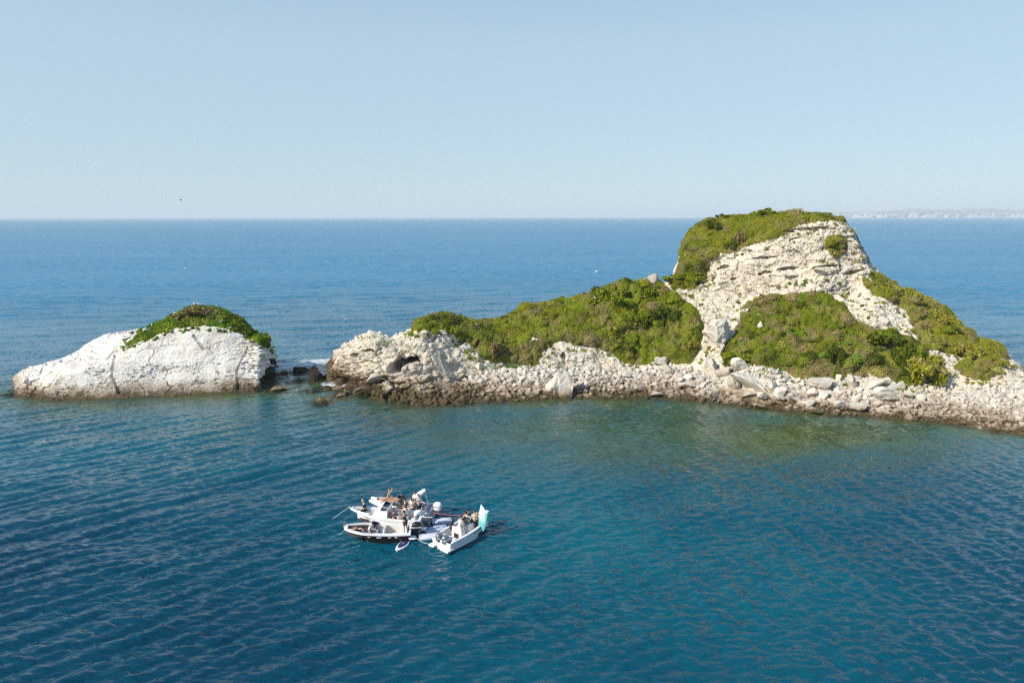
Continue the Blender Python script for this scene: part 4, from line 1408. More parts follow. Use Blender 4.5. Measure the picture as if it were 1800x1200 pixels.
def tufts(name, pts, size, kinds, label, per=26, leaf=0.14, mat=None, land=island, flat=0.6, col=None):
    P, Nn = [], []
    for (px, py, w) in pts:
        p, n = land.find(px, py)
        sc_ = p[1] / 1200
        m_ = max(4, int(per * (w / 8.0) ** 1.3))
        dd = rng.normal(size=(m_, 3)) * (0.45, 0.4, 0.2 * flat) * w * sc_ 
        dd[:, 2] = np.abs(dd[:, 2]) * 1.2
        P.append(p + dd + n * 0.04)
        Nn.append(np.tile(n, (m_, 1)) + dd * 1.5)
    P, Nn = np.concatenate(P), np.concatenate(Nn)
    Nn /= np.linalg.norm(Nn, axis=1)[:, None] + 1e-9
    c = palette(P, None, None, kinds, 0.5) if col is None else np.tile(np.array(col), (len(P), 1))
    v, f, cc = leaf_cloud(P, Nn, c, leaf)
    me = mesh_np(name, v, f)
    set_attr(me, "tint", cc, 'FLOAT_COLOR')
    tag(link(name, me, M_leaf), label, kind='stuff')

T1 = [(645, 596, 16), (652, 594, 12), (673, 603, 22), (683, 606, 12), (713, 617, 10), (770, 626, 18), (735, 609, 9), (829, 632, 16), (838, 630, 12), (848, 606, 7), (865, 645, 18), (893, 641, 20), (899, 645, 14), (912, 646, 16),
      (934, 645, 12), (977, 642, 12), (985, 646, 10), (1110, 650, 12), (1012, 643, 6), (1035, 652, 6), (1328, 655, 14), (1372, 662, 16), (1345, 652, 8), (722, 592, 14), (729, 588, 12), (848, 648, 10), (1795, 664, 6), (1050, 650, 5), (835, 646, 9)]
tufts("grass_tufts", T1, 1, [('bright', 1.1), ('mid', .9)], "bright green tufts rooted in the low cliff and above the rubble", per=34)
T2 = []
for n_ in range(210):
    px_, py_ = r2.uniform(1165, 1330), r2.uniform(498, 575)
    T2.append((px_, py_, r2.uniform(3, 9)))
for n_ in range(90):
    px_ = r2.uniform(1480, 1620)
    T2.append((px_, 512 + (px_ - 1480) * .5 + r2.uniform(0, 50), r2.uniform(3, 7)))
for n_ in range(80):
    T2.append((r2.uniform(1228, 1315), r2.uniform(505, 645), r2.uniform(3, 9)))
for n_ in range(60):
    T2.append((r2.uniform(1620, 1700), r2.uniform(600, 660), r2.uniform(4, 9)))
for n_ in range(34):
    T2.append((r2.uniform(1260, 1520), r2.uniform(430, 500), r2.uniform(2, 5)))
tufts("grass_tufts", T2, 1, [('olive', 1.0), ('pale', 1.05), ('dry', .8)], "sparse dry tufts scattered over the scree and gullies", per=16)
YF = [(r2.normal(757, 14), r2.normal(576, 5), r2.uniform(4, 8)) for n_ in range(26)] + [(r2.uniform(1180, 1320), r2.uniform(498, 545), r2.uniform(3, 6)) for n_ in range(34)] + [(1268, 558, 10), (1262, 530, 8), (1297, 505, 14), (1305, 508, 10), (740, 585, 8), (738, 610, 7)]
YF += [(r2.uniform(1130, 1180), r2.uniform(570, 620), r2.uniform(2, 4)) for n_ in range(22)] + [(r2.uniform(1530, 1740), r2.uniform(490, 620), r2.uniform(2, 5)) for n_ in range(36)]
tufts("yellow_flowers", YF, 1, None, "patches of yellow flowers in the scrub and on the scree", per=12, leaf=0.11, col=(0.62, 0.46, 0.02))
WF = [(r2.uniform(1360, 1450), r2.uniform(525, 625), r2.uniform(2, 5)) for n_ in range(60)] + [(r2.uniform(1170, 1240), r2.uniform(545, 640), r2.uniform(2, 4)) for n_ in range(40)] + [(r2.uniform(1080, 1180), r2.uniform(510, 560), 2.5) for n_ in range(16)]
tufts("white_flowers", WF, 1, None, "specks of white flower heads in the slope scrub", per=9, leaf=0.10, col=(0.55, 0.56, 0.42))
# ------------------------------------------------------------------ the far coast, seen through the haze
cx_ = np.linspace(1462, 2150, 240)
ctop = 374.5 - 6.0 * sstep(1470, 1640, cx_) + 1.0 * np.sin(cx_ * .05) + 1.2 * perlin(np.stack([cx_ * .06, 0 * cx_, 0 * cx_], -1)) + 2.0 * sstep(1900, 2150, cx_)
ctop = np.minimum(ctop, 376)
YC_ = 10500 + 500 * np.sin(cx_ * .011)
cliffz = []
rows = []
for kk_, (dy, fz) in enumerate(((-60, -0.05), (0, 0.10), (25, 0.33), (70, 0.55), (200, 0.8), (700, 1.0), (1500, 1.02), (2600, 0.6), (3200, -0.2))):
    x_, y_, z_ = at_depth(cx_, ctop, YC_ + 700)
    nz_ = perlin(np.stack([cx_ * .11, np.full_like(cx_, kk_ * .7), 0 * cx_], -1))
    yy_ = YC_ + dy + 160 * nz_ * (kk_ > 0)
    rows.append(np.stack([x_ * yy_ / (YC_ + 700), yy_, z_ * np.clip(fz + (0.12 * nz_ if 0 < kk_ < 6 else 0), -0.2, 1.1)], -1))
CV = np.stack(rows, 1)
me = mesh_np("far_coast", CV.reshape(-1, 3), grid_faces(len(cx_), len(rows)), smooth=False)
m, nt, b = new_mat("far_coast_ground")
geo = N(nt, 'ShaderNodeNewGeometry')
nz = noise(nt, geo.outputs['Position'], 0.004, 5, 0.6)
sep = N(nt, 'ShaderNodeSeparateXYZ')
nt.links.new(geo.outputs['Position'], sep.inputs[0])
zf = math_n(nt, 'ADD', sep.outputs['Z'], math_n(nt, 'MULTIPLY', math_n(nt, 'SUBTRACT', nz.outputs['Fac'], 0.5), 160.0))
cc = mixc(nt, maprange(nt, zf, 35, 70), (0.62, 0.58, 0.52), (0.22, 0.24, 0.18))
nt.links.new(cc, b.inputs['Base Color'])
b.inputs['Roughness'].default_value = 0.95
tag(link("far_coast_land", me, m), "low hazy coast with pale cliffs on the horizon", kind='structure')
M_white = plain("white_render", (0.78, 0.76, 0.72), 0.8, scale=0.1)
M_roof = plain("tile_roof", (0.36, 0.16, 0.10), 0.9, scale=0.2)
hw = MB()
hw.box((0, 0, 0.5), (1, 1, 1.0))
wall0 = hw.build("wall", M_white, smooth=False)
rf_ = MB()
rf_.loft([[(-.56, -.56, .98), (0, -.56, 1.4), (.56, -.56, .98)], [(-.56, .56, .98), (0, .56, 1.4), (.56, .56, .98)]], close=True, cap0=True, cap1=True)
roof0 = rf_.build("roof", M_roof, smooth=False)
wall_me, roof_me = wall0.data, roof0.data
bpy.data.objects.remove(wall0)
bpy.data.objects.remove(roof0)
for k, (px, w, up) in enumerate([(1519, 5, .75), (1524, 3, .7), (1558, 3, .45), (1620, 4, .95), (1626, 2.5, .8), (1650, 3, .9), (1668, 3, .95), (1682, 4, .8), (1689, 4, .75), (1696, 4, .6), (1722, 3, .55), (1734, 4, .4), (1756, 3, .3), (1776, 4, .7), (1783, 4, .62), (1796, 4, .3)]):
    i_ = int(np.argmin(np.abs(cx_ - px)))
    col_ = CV[i_]
    j_ = 1 + up * 4
    j0 = int(j_)
    p = col_[j0] * (1 - (j_ - j0)) + col_[min(j0 + 1, 5)] * (j_ - j0)
    s_ = p[1] / 1200
    rt = empty("far_house", p + (0, -20, -4), 0.3 * math.sin(k * 2.1))
    tag(rt, ("first second third fourth fifth sixth seventh eighth ninth tenth eleventh twelfth thirteenth fourteenth fifteenth sixteenth".split()[k]) + " white house along the far coast, counting from the headland", "house", "white houses on the far coast")
    for nm, mm in (("wall", wall_me), ("roof", roof_me)):
        q_ = link(nm, mm, parent=rt)
        q_.scale = (w * s_ * 0.9, 22, 12 + 3 * math.sin(k))
# ------------------------------------------------------------------ boats
M_gel = plain("white_gelcoat", (0.80, 0.80, 0.79), 0.25, var=0.02)
M_black = plain("black_gelcoat", (0.020, 0.013, 0.014), 0.22, var=0.1)
M_deck = plain("pale_deck", (0.72, 0.67, 0.61), 0.7, var=0.05)
M_teak = plain("brown_deck", (0.34, 0.24, 0.16), 0.7)
M_grey = plain("charcoal_cushion", (0.055, 0.05, 0.05), 0.75)
M_white_c = plain("white_cushion", (0.74, 0.72, 0.69), 0.6, var=0.04)
M_bluegrey = plain("blue_grey_cushion", (0.16, 0.20, 0.27), 0.7)
M_chrome = plain("polished_steel", (0.75, 0.75, 0.75), 0.18, metal=1.0, var=0.02)
M_silver = plain("silver_grey_cowl", (0.30, 0.32, 0.35), 0.28, metal=0.6)
M_engblack = plain("black_cowl", (0.014, 0.014, 0.016), 0.3)
M_steelgrey = plain("grey_cowl", (0.13, 0.145, 0.17), 0.28, metal=0.4)
M_glass = plain("tinted_screen", (0.05, 0.06, 0.07), 0.08)
M_rubber = plain("dark_rubber", (0.03, 0.03, 0.032), 0.6)
M_mat = plain("white_dock_fabric", (0.66, 0.69, 0.76), 0.6, var=0.03)
M_matblue = plain("pale_blue_dock_pad", (0.46, 0.53, 0.68), 0.7, var=0.04)
M_rope = plain("white_rope", (0.62, 0.60, 0.52), 0.9)
M_redrope = plain("red_rope", (0.60, 0.20, 0.20), 0.9)
M_navy = plain("navy_pad", (0.022, 0.028, 0.12), 0.6)
M_brown = plain("brown_panel", (0.05, 0.028, 0.022), 0.5)

class Hull:
    def __init__(s, L, B, F, rise, blunt=0.10, full=0.45, pw=2.2, rake=0.10, flare=0.86):
        s.L, s.B, s.F, s.rise, s.blunt, s.full, s.pw, s.rake, s.flare = L, B, F, rise, blunt, full, pw, rake, flare

    def sheer(s, t):
        k = max(0.0, (t - s.full) / (1 - s.full))
        hb = s.B / 2 * (1 - (1 - s.blunt) * k ** s.pw) * (0.93 + 0.07 * min(1, t / 0.3))
        return -s.L / 2 + s.L * t, hb, s.F + s.rise * t * t

    def ring(s, t):
        x, hb, z = s.sheer(t)
        k = max(0.0, (t - 0.55) / 0.45)
        ks = k * k * (3 - 2 * k)
        xc = -s.L / 2 + s.L * t * (1 - s.rake * k)
        hc = hb * s.flare * (1 - 0.97 * ks)
        zc = 0.06 + (s.F + s.rise) * 0.5 * ks
        zk = -0.28 + (0.28 + (s.F + s.rise) * 0.34) * k ** 1.8
        h1 = hc + (hb - hc) * 0.42
        z1 = zc + (z - zc) * 0.55
        x1 = xc + (x - xc) * 0.5
        half = [(xc, 0, zk), (xc, hc, zc), (x1, h1, z1), (x, hb, z)]
        return [(a, -b, c) for a, b, c in half[::-1]] + half[1:]

    def outer(s, root, mat, name="hull"):
        mb = MB()
        rings = [s.ring(t) for t in np.linspace(0, 1, 25)]
        mb.loft(rings)
        mb.poly(rings[0])
        # bow cap
        mb.poly(rings[-1])
        return mb.build(name, mat, root)

    def gunwale(s, root, mat, width=0.2, t0=0.0, t1=1.0, name="gunwale", h=0.05):
        mb = MB()
        ts = np.linspace(t0, t1, 24)
        for sg in (1, -1):
            rings = []
            for t in ts:
                x, hb, z = s.sheer(t)
                hi = max(0.012, hb - width)
                xi = x - (0.9 * width if t > 0.97 else 0)
                rings.append([(x, sg * (hb + .02), z - .02), (x, sg * (hb + .02), z + h * .7), (x, sg * (hb - .03), z + h), (xi, sg * (hi + .02), z + h), (xi, sg * hi, z + h * .6), (xi, sg * hi, z - .05)])
            mb.loft(rings, close=True, cap0=True, cap1=True)
        # bow block joining both sides
        x, hb, z = s.sheer(1.0)
        mb.box((x - width * .45, 0, z + h * .45), (width, max(0.05, 2 * hb), h * 1.04), bevel=0.012)
        return mb.build(name, mat, root)

    def liner(s, root, mat, zf, t0, t1, width=0.2, name="liner", endcap=True):
        mb = MB()
        rings = []
        for t in np.linspace(t0, t1, 16):
            x, hb, z = s.sheer(t)
            hi = max(0.03, hb - width)
            hf = max(0.02, hi - 0.05)
            rings.append([(x, hi, z - .01), (x, hf, zf), (x, -hf, zf), (x, -hi, z - .01)])
        mb.loft(rings)
        mb.poly(rings[0])
        if endcap:
            mb.poly(rings[-1])
        return mb.build(name, mat, root)

    def deck(s, root, mat, t0, t1, dz, width=0.02, camber=0.06, name="deck"):
        mb = MB()
        rings = []
        for t in np.linspace(t0, t1, 14):
            x, hb, z = s.sheer(t)
            h = max(0.01, hb - width)
            rings.append([(x, h, z + dz * .2), (x, h * .8, z + dz), (x, 0, z + dz + camber), (x, -h * .8, z + dz), (x, -h, z + dz * .2), (x, -h, z - .08), (x, h, z - .08)])
        mb.loft(rings, close=True, cap0=True, cap1=True)
        return mb.build(name, mat, root)

    def rail(s, root, t0, t1, hgt, inset=0.08, name="bow_rail", posts=4, mat=None):
        mb = MB()
        for sg in (1, -1):
            pts = []
            for t in np.linspace(t0, t1, 10):
                x, hb, z = s.sheer(t)
                pts.append((x, sg * max(0.02, hb - inset), z + hgt))
            mb.tube(pts, 0.018, 6)
            for t in np.linspace(t0, t1, posts):
                x, hb, z = s.sheer(t)
                y = sg * max(0.02, hb - inset)
                mb.tube([(x, y, z), (x, y, z + hgt)], 0.014, 6)
        return mb.build(name, mat or M_chrome, root)

def outboard(root, x, y, z, cowl_mat, size=1.0, tilt=0.0, rz=0.0):
    """Outboard motor at the transom: cowl, midsection with bracket, plate, lower unit and propeller."""
    mt = empty("outboard_motor", (x, y, z), rz)
    mt.rotation_euler = (0, tilt, rz)
    mt.parent = root
    s = size
    mb = MB()
    rings = []
    for zz, sx, sy, ox in ((0.02, .20, .15, -.27), (0.10, .27, .19, -.27), (0.26, .29, .20, -.28), (0.42, .28, .19, -.29), (0.52, .24, .165, -.30), (0.575, .16, .11, -.31), (0.59, .05, .04, -.31)):
        ring = []
        for k in range(16):
            a = 2 * math.pi * k / 16
            ca, sa = math.cos(a), math.sin(a)
            ring.append((s * (ox + sx * math.copysign(abs(ca) ** .7, ca)), s * sy * math.copysign(abs(sa) ** .7, sa), s * zz))
        rings.append(ring)
    mb.loft(rings, close=True, cap0=True, cap1=True)
    mb.build("cowl", cowl_mat, mt)
    mb = MB()
    mb.box((-.27 * s, 0, 0.30 * s), (.585 * s, .408 * s, .035 * s), bevel=.006)
    mb.build("cowl_stripe", M_gel if cowl_mat is not M_gel else M_steelgrey, mt)
    mb = MB()
    mb.box((-.27 * s, 0, -.22 * s), (.26 * s, .13 * s, .5 * s), bevel=0.03)
    mb.box((-.08 * s, 0, -.06 * s), (.2 * s, .2 * s, .26 * s), bevel=0.02)
    mb.box((-.34 * s, 0, -.46 * s), (.42 * s, .2 * s, .025 * s), bevel=0.008)
    mb.box((-.27 * s, 0, -.58 * s), (.2 * s, .07 * s, .26 * s), bevel=0.02)
    mb.tube([(-.08 * s, 0, -.68 * s), (-.2 * s, 0, -.68 * s), (-.42 * s, 0, -.68 * s), (-.52 * s, 0, -.68 * s)], [.02 * s, .06 * s, .06 * s, .03 * s], 10)
    mb.build("leg", cowl_mat if cowl_mat in (M_engblack, M_silver) else M_steelgrey, mt)
    mb = MB()
    for k in range(3):
        mb.box((-.50 * s, .09 * s * math.cos(k * 2.094), -.68 * s + .09 * s * math.sin(k * 2.094)), (.02 * s, .12 * s, .05 * s), Matrix.Rotation(k * 2.094, 4, 'X') @ Matrix.Rotation(.5, 4, 'Y'))
    mb.build("propeller", M_chrome, mt)
    return mt

def seat(root, c, size, back=None, mat=None, name="seat", rz=0.0, backmat=None):
    mat = mat or M_white_c
    x, y, z = c
    l, w, h = size
    rm_ = Matrix.Rotation(rz, 4, 'Z')
    mb = MB()
    mb.box((x, y, z + h / 2), (l, w, h), rm_, bevel=0.04)
    b = mb.build(name, mat, root)
    if back:
        d = Vector((-l / 2 + .06, 0, 0))
        d.rotate(rm_.to_euler())
        mb = MB()
        mb.box((x + d.x, y + d.y, z + h + back / 2), (.12, w * .96, back), rm_ @ Matrix.Rotation(-.12, 4, 'Y'), bevel=0.04)
        mb.build("backrest", backmat or mat, b)
    return b

def windscreen(root, x, z, w, hgt, rake=0.35, mat=None, frame=None, side=0.5, name="windscreen"):
    pts = [(x - side, w / 2), (x - .08, w / 2 - .02), (x, w / 2 - .16), (x, -w / 2 + .16), (x - .08, -w / 2 + .02), (x - side, -w / 2)]
    mb = MB()
    lo = [(px, py, z) for px, py in pts]
    hi = [(px - rake * hgt, py * .92, z + hgt * (1.0 if 0 < k < 5 else .55)) for k, (px, py) in enumerate(pts)]
    lo2 = [(a - .012, b * .985, c) for a, b, c in lo]
    hi2 = [(a - .012, b * .985, c) for a, b, c in hi]
    mb.loft([lo, hi, hi2, lo2])
    o = mb.build(name, mat or M_glass, root, smooth=False)
    mb = MB()
    mb.tube(hi, 0.02, 6)
    for a, b in ((lo[2], hi[2]), (lo[3], hi[3]), (lo[0], hi[0]), (lo[5], hi[5])):
        mb.tube([a, b], 0.016, 6)
    mb.build("screen_frame", frame or M_gel, o)
    return o

def wheel(root, c, r=0.18):
    mb = MB()
    pts = [(c[0] - .06 * math.cos(a), c[1] + r * math.sin(a), c[2] + r * math.cos(a)) for a in np.linspace(0, 6.283, 17)]
    mb.tube(pts, 0.016, 6, cap=False)
    for a in (0.3, 2.4, 4.5):
        mb.tube([c, (c[0] - .06 * math.cos(a), c[1] + r * math.sin(a), c[2] + r * math.cos(a))], 0.012, 5)
    return mb.build("steering_wheel", M_rubber, root)

def cleats(root, hull, ts):
    for t in ts:
        for sg in (1, -1):
            x, hb, z = hull.sheer(t)
            mb = MB()
            mb.tube([(x - .09, sg * (hb - .1), z + .085), (x + .09, sg * (hb - .1), z + .085)], 0.014, 6)
            mb.tube([(x, sg * (hb - .1), z + .045), (x, sg * (hb - .1), z + .085)], 0.014, 6)
            mb.build("cleat", M_chrome, root)

def decal(root, pts, mat, name, thick=0.006):
    """Thin raised marking from a flat outline (list of 3D points)."""
    mb = MB()
    mb.poly(pts)
    return mb.build(name, mat, root, smooth=False)

def place(root, center, heading):
    root.location = (center[0], center[1], 0.0)
    root.rotation_euler = (0, 0, math.atan2(heading[1], heading[0]))

# ---- the black-hulled open boat
bA = empty("motor_boat")
tag(bA, "open motor boat with a black hull, thick white gunwale and black outboard", "boat", "boats rafted together")
hA = Hull(4.75, 1.95, 0.62, 0.34, blunt=0.34, full=0.62, pw=2.0, rake=0.16)
hA.outer(bA, M_black)
hA.gunwale(bA, M_gel, 0.24, h=0.09)
hA.liner(bA, M_deck, 0.16, 0.07, 0.64, 0.25, name="cockpit")
hA.liner(bA, M_grey, 0.44, 0.655, 0.95, 0.25, name="bow_well")
mb = MB()
mb.box((-2.30, 0, .50), (.16, 1.7, .42), bevel=.03)
mb.build("transom", M_gel, bA)
for sg in (1, -1):
    mb = MB()
    mb.box((-2.52, sg * .62, .30), (.42, .55, .10), bevel=.03)
    mb.build("swim_platform", M_gel, bA)
mb = MB()
mb.box((.95, 0, .60), (.9, 1.02, .12), bevel=.04)
mb.build("sun_pad", M_grey, bA)
for sg in (1, -1):
    mb = MB()
    mb.box((.50, sg * .46, .44), (.52, .42, .62), bevel=.05)
    q = mb.build("console", M_gel, bA)
    if sg < 0:
        mb = MB()
        mb.box((.30, sg * .46, .76), (.1, .34, .05), bevel=.01)
        mb.build("dashboard", M_rubber, q)
wheel(bA, (.16, -.46, .72))
windscreen(bA, .66, .76, 1.45, .34, .6, frame=M_gel, side=.55)
seat(bA, (-.28, -.45, .16), (.42, .44, .34), .34, M_white_c)
seat(bA, (-.28, .45, .16), (.42, .44, .34), .34, M_white_c)
seat(bA, (-1.85, 0, .16), (.52, 1.35, .30), .30, M_white_c, "stern_bench")
seat(bA, (-1.1, .62, .16), (.9, .24, .30), None, M_white_c, "side_bench")
outboard(bA, -2.42, 0, .50, M_engblack, 1.2)
cleats(bA, hA, (.1, .9))
hA.rail(bA, .55, .75, .12, .1, "grab_rail", 3)
for x0, w_, h_ in ((-.15, .34, .06), (-1.35, .16, .07), (-.9, .22, .05), (.55, .2, .04)):      # small pale marks along the black side
    for sg in (1, -1):
        t = (x0 + hA.L / 2) / hA.L
        r_ = hA.ring(t)
        a_, b_ = Vector(r_[1] if sg < 0 else r_[5]), Vector(r_[0] if sg < 0 else r_[6])
        cpt = a_.lerp(b_, .45)
        mb = MB()
        mb.box((x0, cpt.y + sg * .012, cpt.z), (w_, .02, h_), bevel=.004)
        mb.build("side_marking", M_gel, bA)
place(bA, (-9.72, 46.28), (-1, -0.075))

# ---- the white boat with open bow and tall sides, in the middle of the raft
bB = empty("motor_boat")
tag(bB, "white motor boat with tall flared bow and dark grey outboard, middle of the raft", "boat", "boats rafted together")
hB = Hull(5.5, 2.0, 0.95, 0.48, blunt=0.13, full=0.42, pw=2.3, rake=0.17)
hB.outer(bB, M_gel)
hB.gunwale(bB, M_gel, 0.26, h=0.06)
hB.liner(bB, M_deck, 0.28, 0.07, 0.46, 0.27, name="cockpit")
hB.liner(bB, M_white_c, 0.70, 0.66, 0.90, 0.26, name="bow_well")
hB.deck(bB, M_gel, 0.455, 0.665, 0.10, 0.02, 0.05, "coach_deck")
mb = MB()
mb.loft([[(-.25, sg * .72, 1.1), (-.25, sg * .62, 1.58), (.45, sg * .58, 1.55), (.98, sg * .50, 1.14)] for sg in (1, .5, 0, -.5, -1)])
mb.poly([(-.25, .72, 1.1), (-.25, .62, 1.58), (.45, .58, 1.55), (.98, .5, 1.14)])
mb.poly([(-.25, -.72, 1.1), (-.25, -.62, 1.58), (.45, -.58, 1.55), (.98, -.5, 1.14)])
mb.build("console", M_gel, bB)
mb = MB()
mb.box((.99, 0, 1.0), (.05, .62, .36), bevel=.01)
mb.build("console_door", M_grey, bB)
windscreen(bB, .35, 1.53, 1.2, .36, .5)
wheel(bB, (-.34, .28, 1.24))
seat(bB, (1.12, .0, .62), (.24, .9, .2), None, M_white_c, "bow_seat")
for sg in (1, -1):
    seat(bB, (1.55, sg * .38, .62), (.9, .26, .2), None, M_grey, "bow_cushion")
seat(bB, (-.85, .35, .28), (.46, .5, .52), .36, M_white_c)
seat(bB, (-.85, -.35, .28), (.46, .5, .52), .36, M_white_c)
seat(bB, (-2.05, 0, .28), (.5, 1.4, .36), .34, M_white_c, "stern_bench")
mb = MB()
mb.box((-2.62, 0, .70), (.2, 1.75, .56), bevel=.04)
mb.build("transom", M_gel, bB)
mb = MB()
mb.box((-2.3, -.45, 1.05), (.5, .55, .34), Matrix.Rotation(.15, 4, 'Y'), bevel=.05)
mb.build("wet_locker", M_gel, bB)
for sg in (1, -1):
    mb = MB()
    mb.box((-2.95, sg * .65, .36), (.5, .5, .1), bevel=.03)
    mb.build("swim_platform", M_gel, bB)
outboard(bB, -2.85, 0, .70, M_steelgrey, 1.25)
hB.rail(bB, .7, .98, .14, .1, "bow_rail", 4)
cleats(bB, hB, (.12, .55))
mb = MB()
mb.box((2.80, 0, 1.47), (.26, .16, .08), bevel=.03)
mb.tube([(2.78, 0, 1.53), (2.95, 0, 1.46)], .03, 6)
mb.build("anchor_roller", M_chrome, bB)
mb = MB()
mb.box((.62, -.95, .74), (.10, .014, .16), bevel=.003)
mb.build("side_marking", M_bluegrey, bB)
place(bB, (-9.45, 48.12), (-1, 0.10))

# ---- the white cabin boat at the back of the raft
bC = empty("motor_boat")
tag(bC, "white cabin boat with white outboard and raised awning boom, back of the raft", "boat", "boats rafted together")
hC = Hull(5.1, 2.0, 0.86, 0.34, blunt=0.15, full=0.45, pw=2.2, rake=0.15)
hC.outer(bC, M_gel)
hC.gunwale(bC, M_gel, 0.24, h=0.06)
hC.liner(bC, M_deck, 0.30, 0.07, 0.56, 0.25, name="cockpit")
hC.deck(bC, M_gel, 0.55, 0.97, 0.26, 0.16, 0.10, "cabin_top")
mb = MB()
mb.box((1.2, 0, 1.30), (1.3, 1.0, .07), bevel=.025)
mb.build("sun_pad", M_white_c, bC)
mb = MB()
mb.box((.30, 0, .98), (.34, 1.4, .5), bevel=.06)
mb.build("dashboard", M_gel, bC)
windscreen(bC, .55, 1.22, 1.5, .34, .5)
wheel(bC, (.05, -.35, 1.16))
seat(bC, (-.5, -.4, .30), (.46, .5, .46), .4, M_white_c)
seat(bC, (-.5, .4, .30), (.46, .5, .46), .4, M_white_c)
seat(bC, (-1.9, 0, .30), (.55, 1.4, .32), .36, M_white_c, "stern_bench")
mb = MB()
mb.box((-2.12, .1, .98), (.10, 1.3, .55), Matrix.Rotation(-.35, 4, 'Y'), bevel=.03)
mb.build("aft_backrest", M_bluegrey, bC)
mb = MB()
mb.box((-2.42, 0, .64), (.2, 1.75, .5), bevel=.04)
mb.build("transom", M_gel, bC)
outboard(bC, -2.6, 0, .74, M_gel, 1.15)
hC.rail(bC, .5, .98, .2, .08, "bow_rail", 6)
cleats(bC, hC, (.12, .6))
# folded awning in its white cover, boomed up over the stern, with struts and a stay
mb = MB()
mb.tube([(-.85, 0, 1.45), (-1.1, 0, 1.65), (-1.6, 0, 2.05), (-1.95, 0, 2.33), (-2.02, 0, 2.38)], [.05, .15, .19, .15, .05], 12)
aw = mb.build("awning_cover", M_gel, bC)
mb = MB()
for sg in (1, -1):
    mb.tube([(-.55, sg * .8, .9), (-.8, sg * .45, 1.30), (-.95, 0, 1.5)], .022, 6)
    mb.tube([(-1.5, sg * .8, .9), (-1.3, sg * .3, 1.75)], .018, 6)
mb.build("awning_strut", M_chrome, aw)
mb = MB()
mb.tube([(-1.9, 0, 2.28), (-2.3, .1, 1.1)], .012, 5)
mb.build("stay", M_rope, aw)
# black folded spray hood hoop
mb = MB()
mb.tube([(.05 - .18 * math.sin(a), .72 * math.cos(a), 1.22 + .42 * math.sin(a)) for a in np.linspace(0, math.pi, 13)], .085, 10)
mb.build("spray_hood", M_rubber, bC)
place(bC, (-8.65, 49.95), (-1, 0.16))

# ---- the white boat on its own side of the floating dock, with two grey outboards
bD = empty("motor_boat")
tag(bD, "white open motor boat with two grey outboards and a feather flag on board", "boat", "boats rafted together")
hD = Hull(5.0, 1.98, 0.72, 0.42, blunt=0.12, full=0.45, pw=2.2, rake=0.14)
hD.outer(bD, M_gel)
hD.gunwale(bD, M_gel, 0.15, h=0.07, t0=0.03)
hD.liner(bD, M_deck, 0.26, 0.15, 0.93, 0.16, name="cockpit")
for sg in (1, -1):
    mb = MB()
    mb.box((-2.52, sg * .70, .22), (.66, .50, .14), bevel=.04)
    mb.build("swim_platform", M_gel, bD)
mb = MB()
mb.box((-1.86, 0, .58), (.34, 1.6, .5), bevel=.07)
mb.build("transom", M_gel, bD)
mb = MB()
mb.box((.18, -.08, .70), (.62, .72, .88), bevel=.07)
co = mb.build("console", M_gel, bD)
mb = MB()
mb.box((.14, -.08, 1.16), (.4, .6, .06), bevel=.02)
mb.build("dashboard", M_rubber, co)
wheel(bD, (-.18, -.08, 1.12))
windscreen(bD, .46, 1.13, .78, .34, .4, side=.35)
mb = MB()
mb.box((-.86, -.1, .54), (.42, .98, .56), bevel=.05)
lp = mb.build("leaning_post", M_gel, bD)
mb = MB()
mb.box((-1.074, -.1, .56), (.02, .46, .36), bevel=.005)
mb.build("locker_door", M_brown, lp)
seat(bD, (-.84, -.1, .82), (.42, .96, .14), .22, M_white_c, "helm_seat")
seat(bD, (1.05, 0, .26), (.5, .8, .34), .3, M_white_c, "console_seat")
for sg in (1, -1):
    seat(bD, (1.55, sg * .40, .3), (.8, .32, .4), None, M_white_c, "bow_bench")
outboard(bD, -2.06, .30, .52, M_silver, 1.08)
outboard(bD, -2.06, -.30, .52, M_silver, 1.08)
cleats(bD, hD, (.12, .6))
hD.rail(bD, .68, .97, .1, .05, "bow_rail", 4)
M_green = plain("green_print", (0.10, 0.42, 0.05), 0.5)
M_blue = plain("blue_print", (0.04, 0.08, 0.34), 0.5)
mb = MB()
mb.box((-2.42, -.70, .296), (.26, .26, .008))
eb = mb.build("emblem", M_green, bD)
mb = MB()
mb.box((-2.35, -.66, .303), (.14, .18, .006), Matrix.Rotation(.6, 4, 'Z'))
mb.build("emblem_mark", M_blue, eb)
for x0 in (-.1, .18, .42):
    t = (x0 + hD.L / 2) / hD.L
    r_ = hD.ring(t)
    cpt = Vector(r_[1]).lerp(Vector(r_[0]), .5)
    mb = MB()
    mb.box((x0, cpt.y - .012, cpt.z), (.2, .02, .07), Matrix.Rotation(.1, 4, 'Y'), bevel=.004)
    mb.build("side_marking", M_bluegrey, bD)
place(bD, (-3.42, 46.50), (.62, .78))

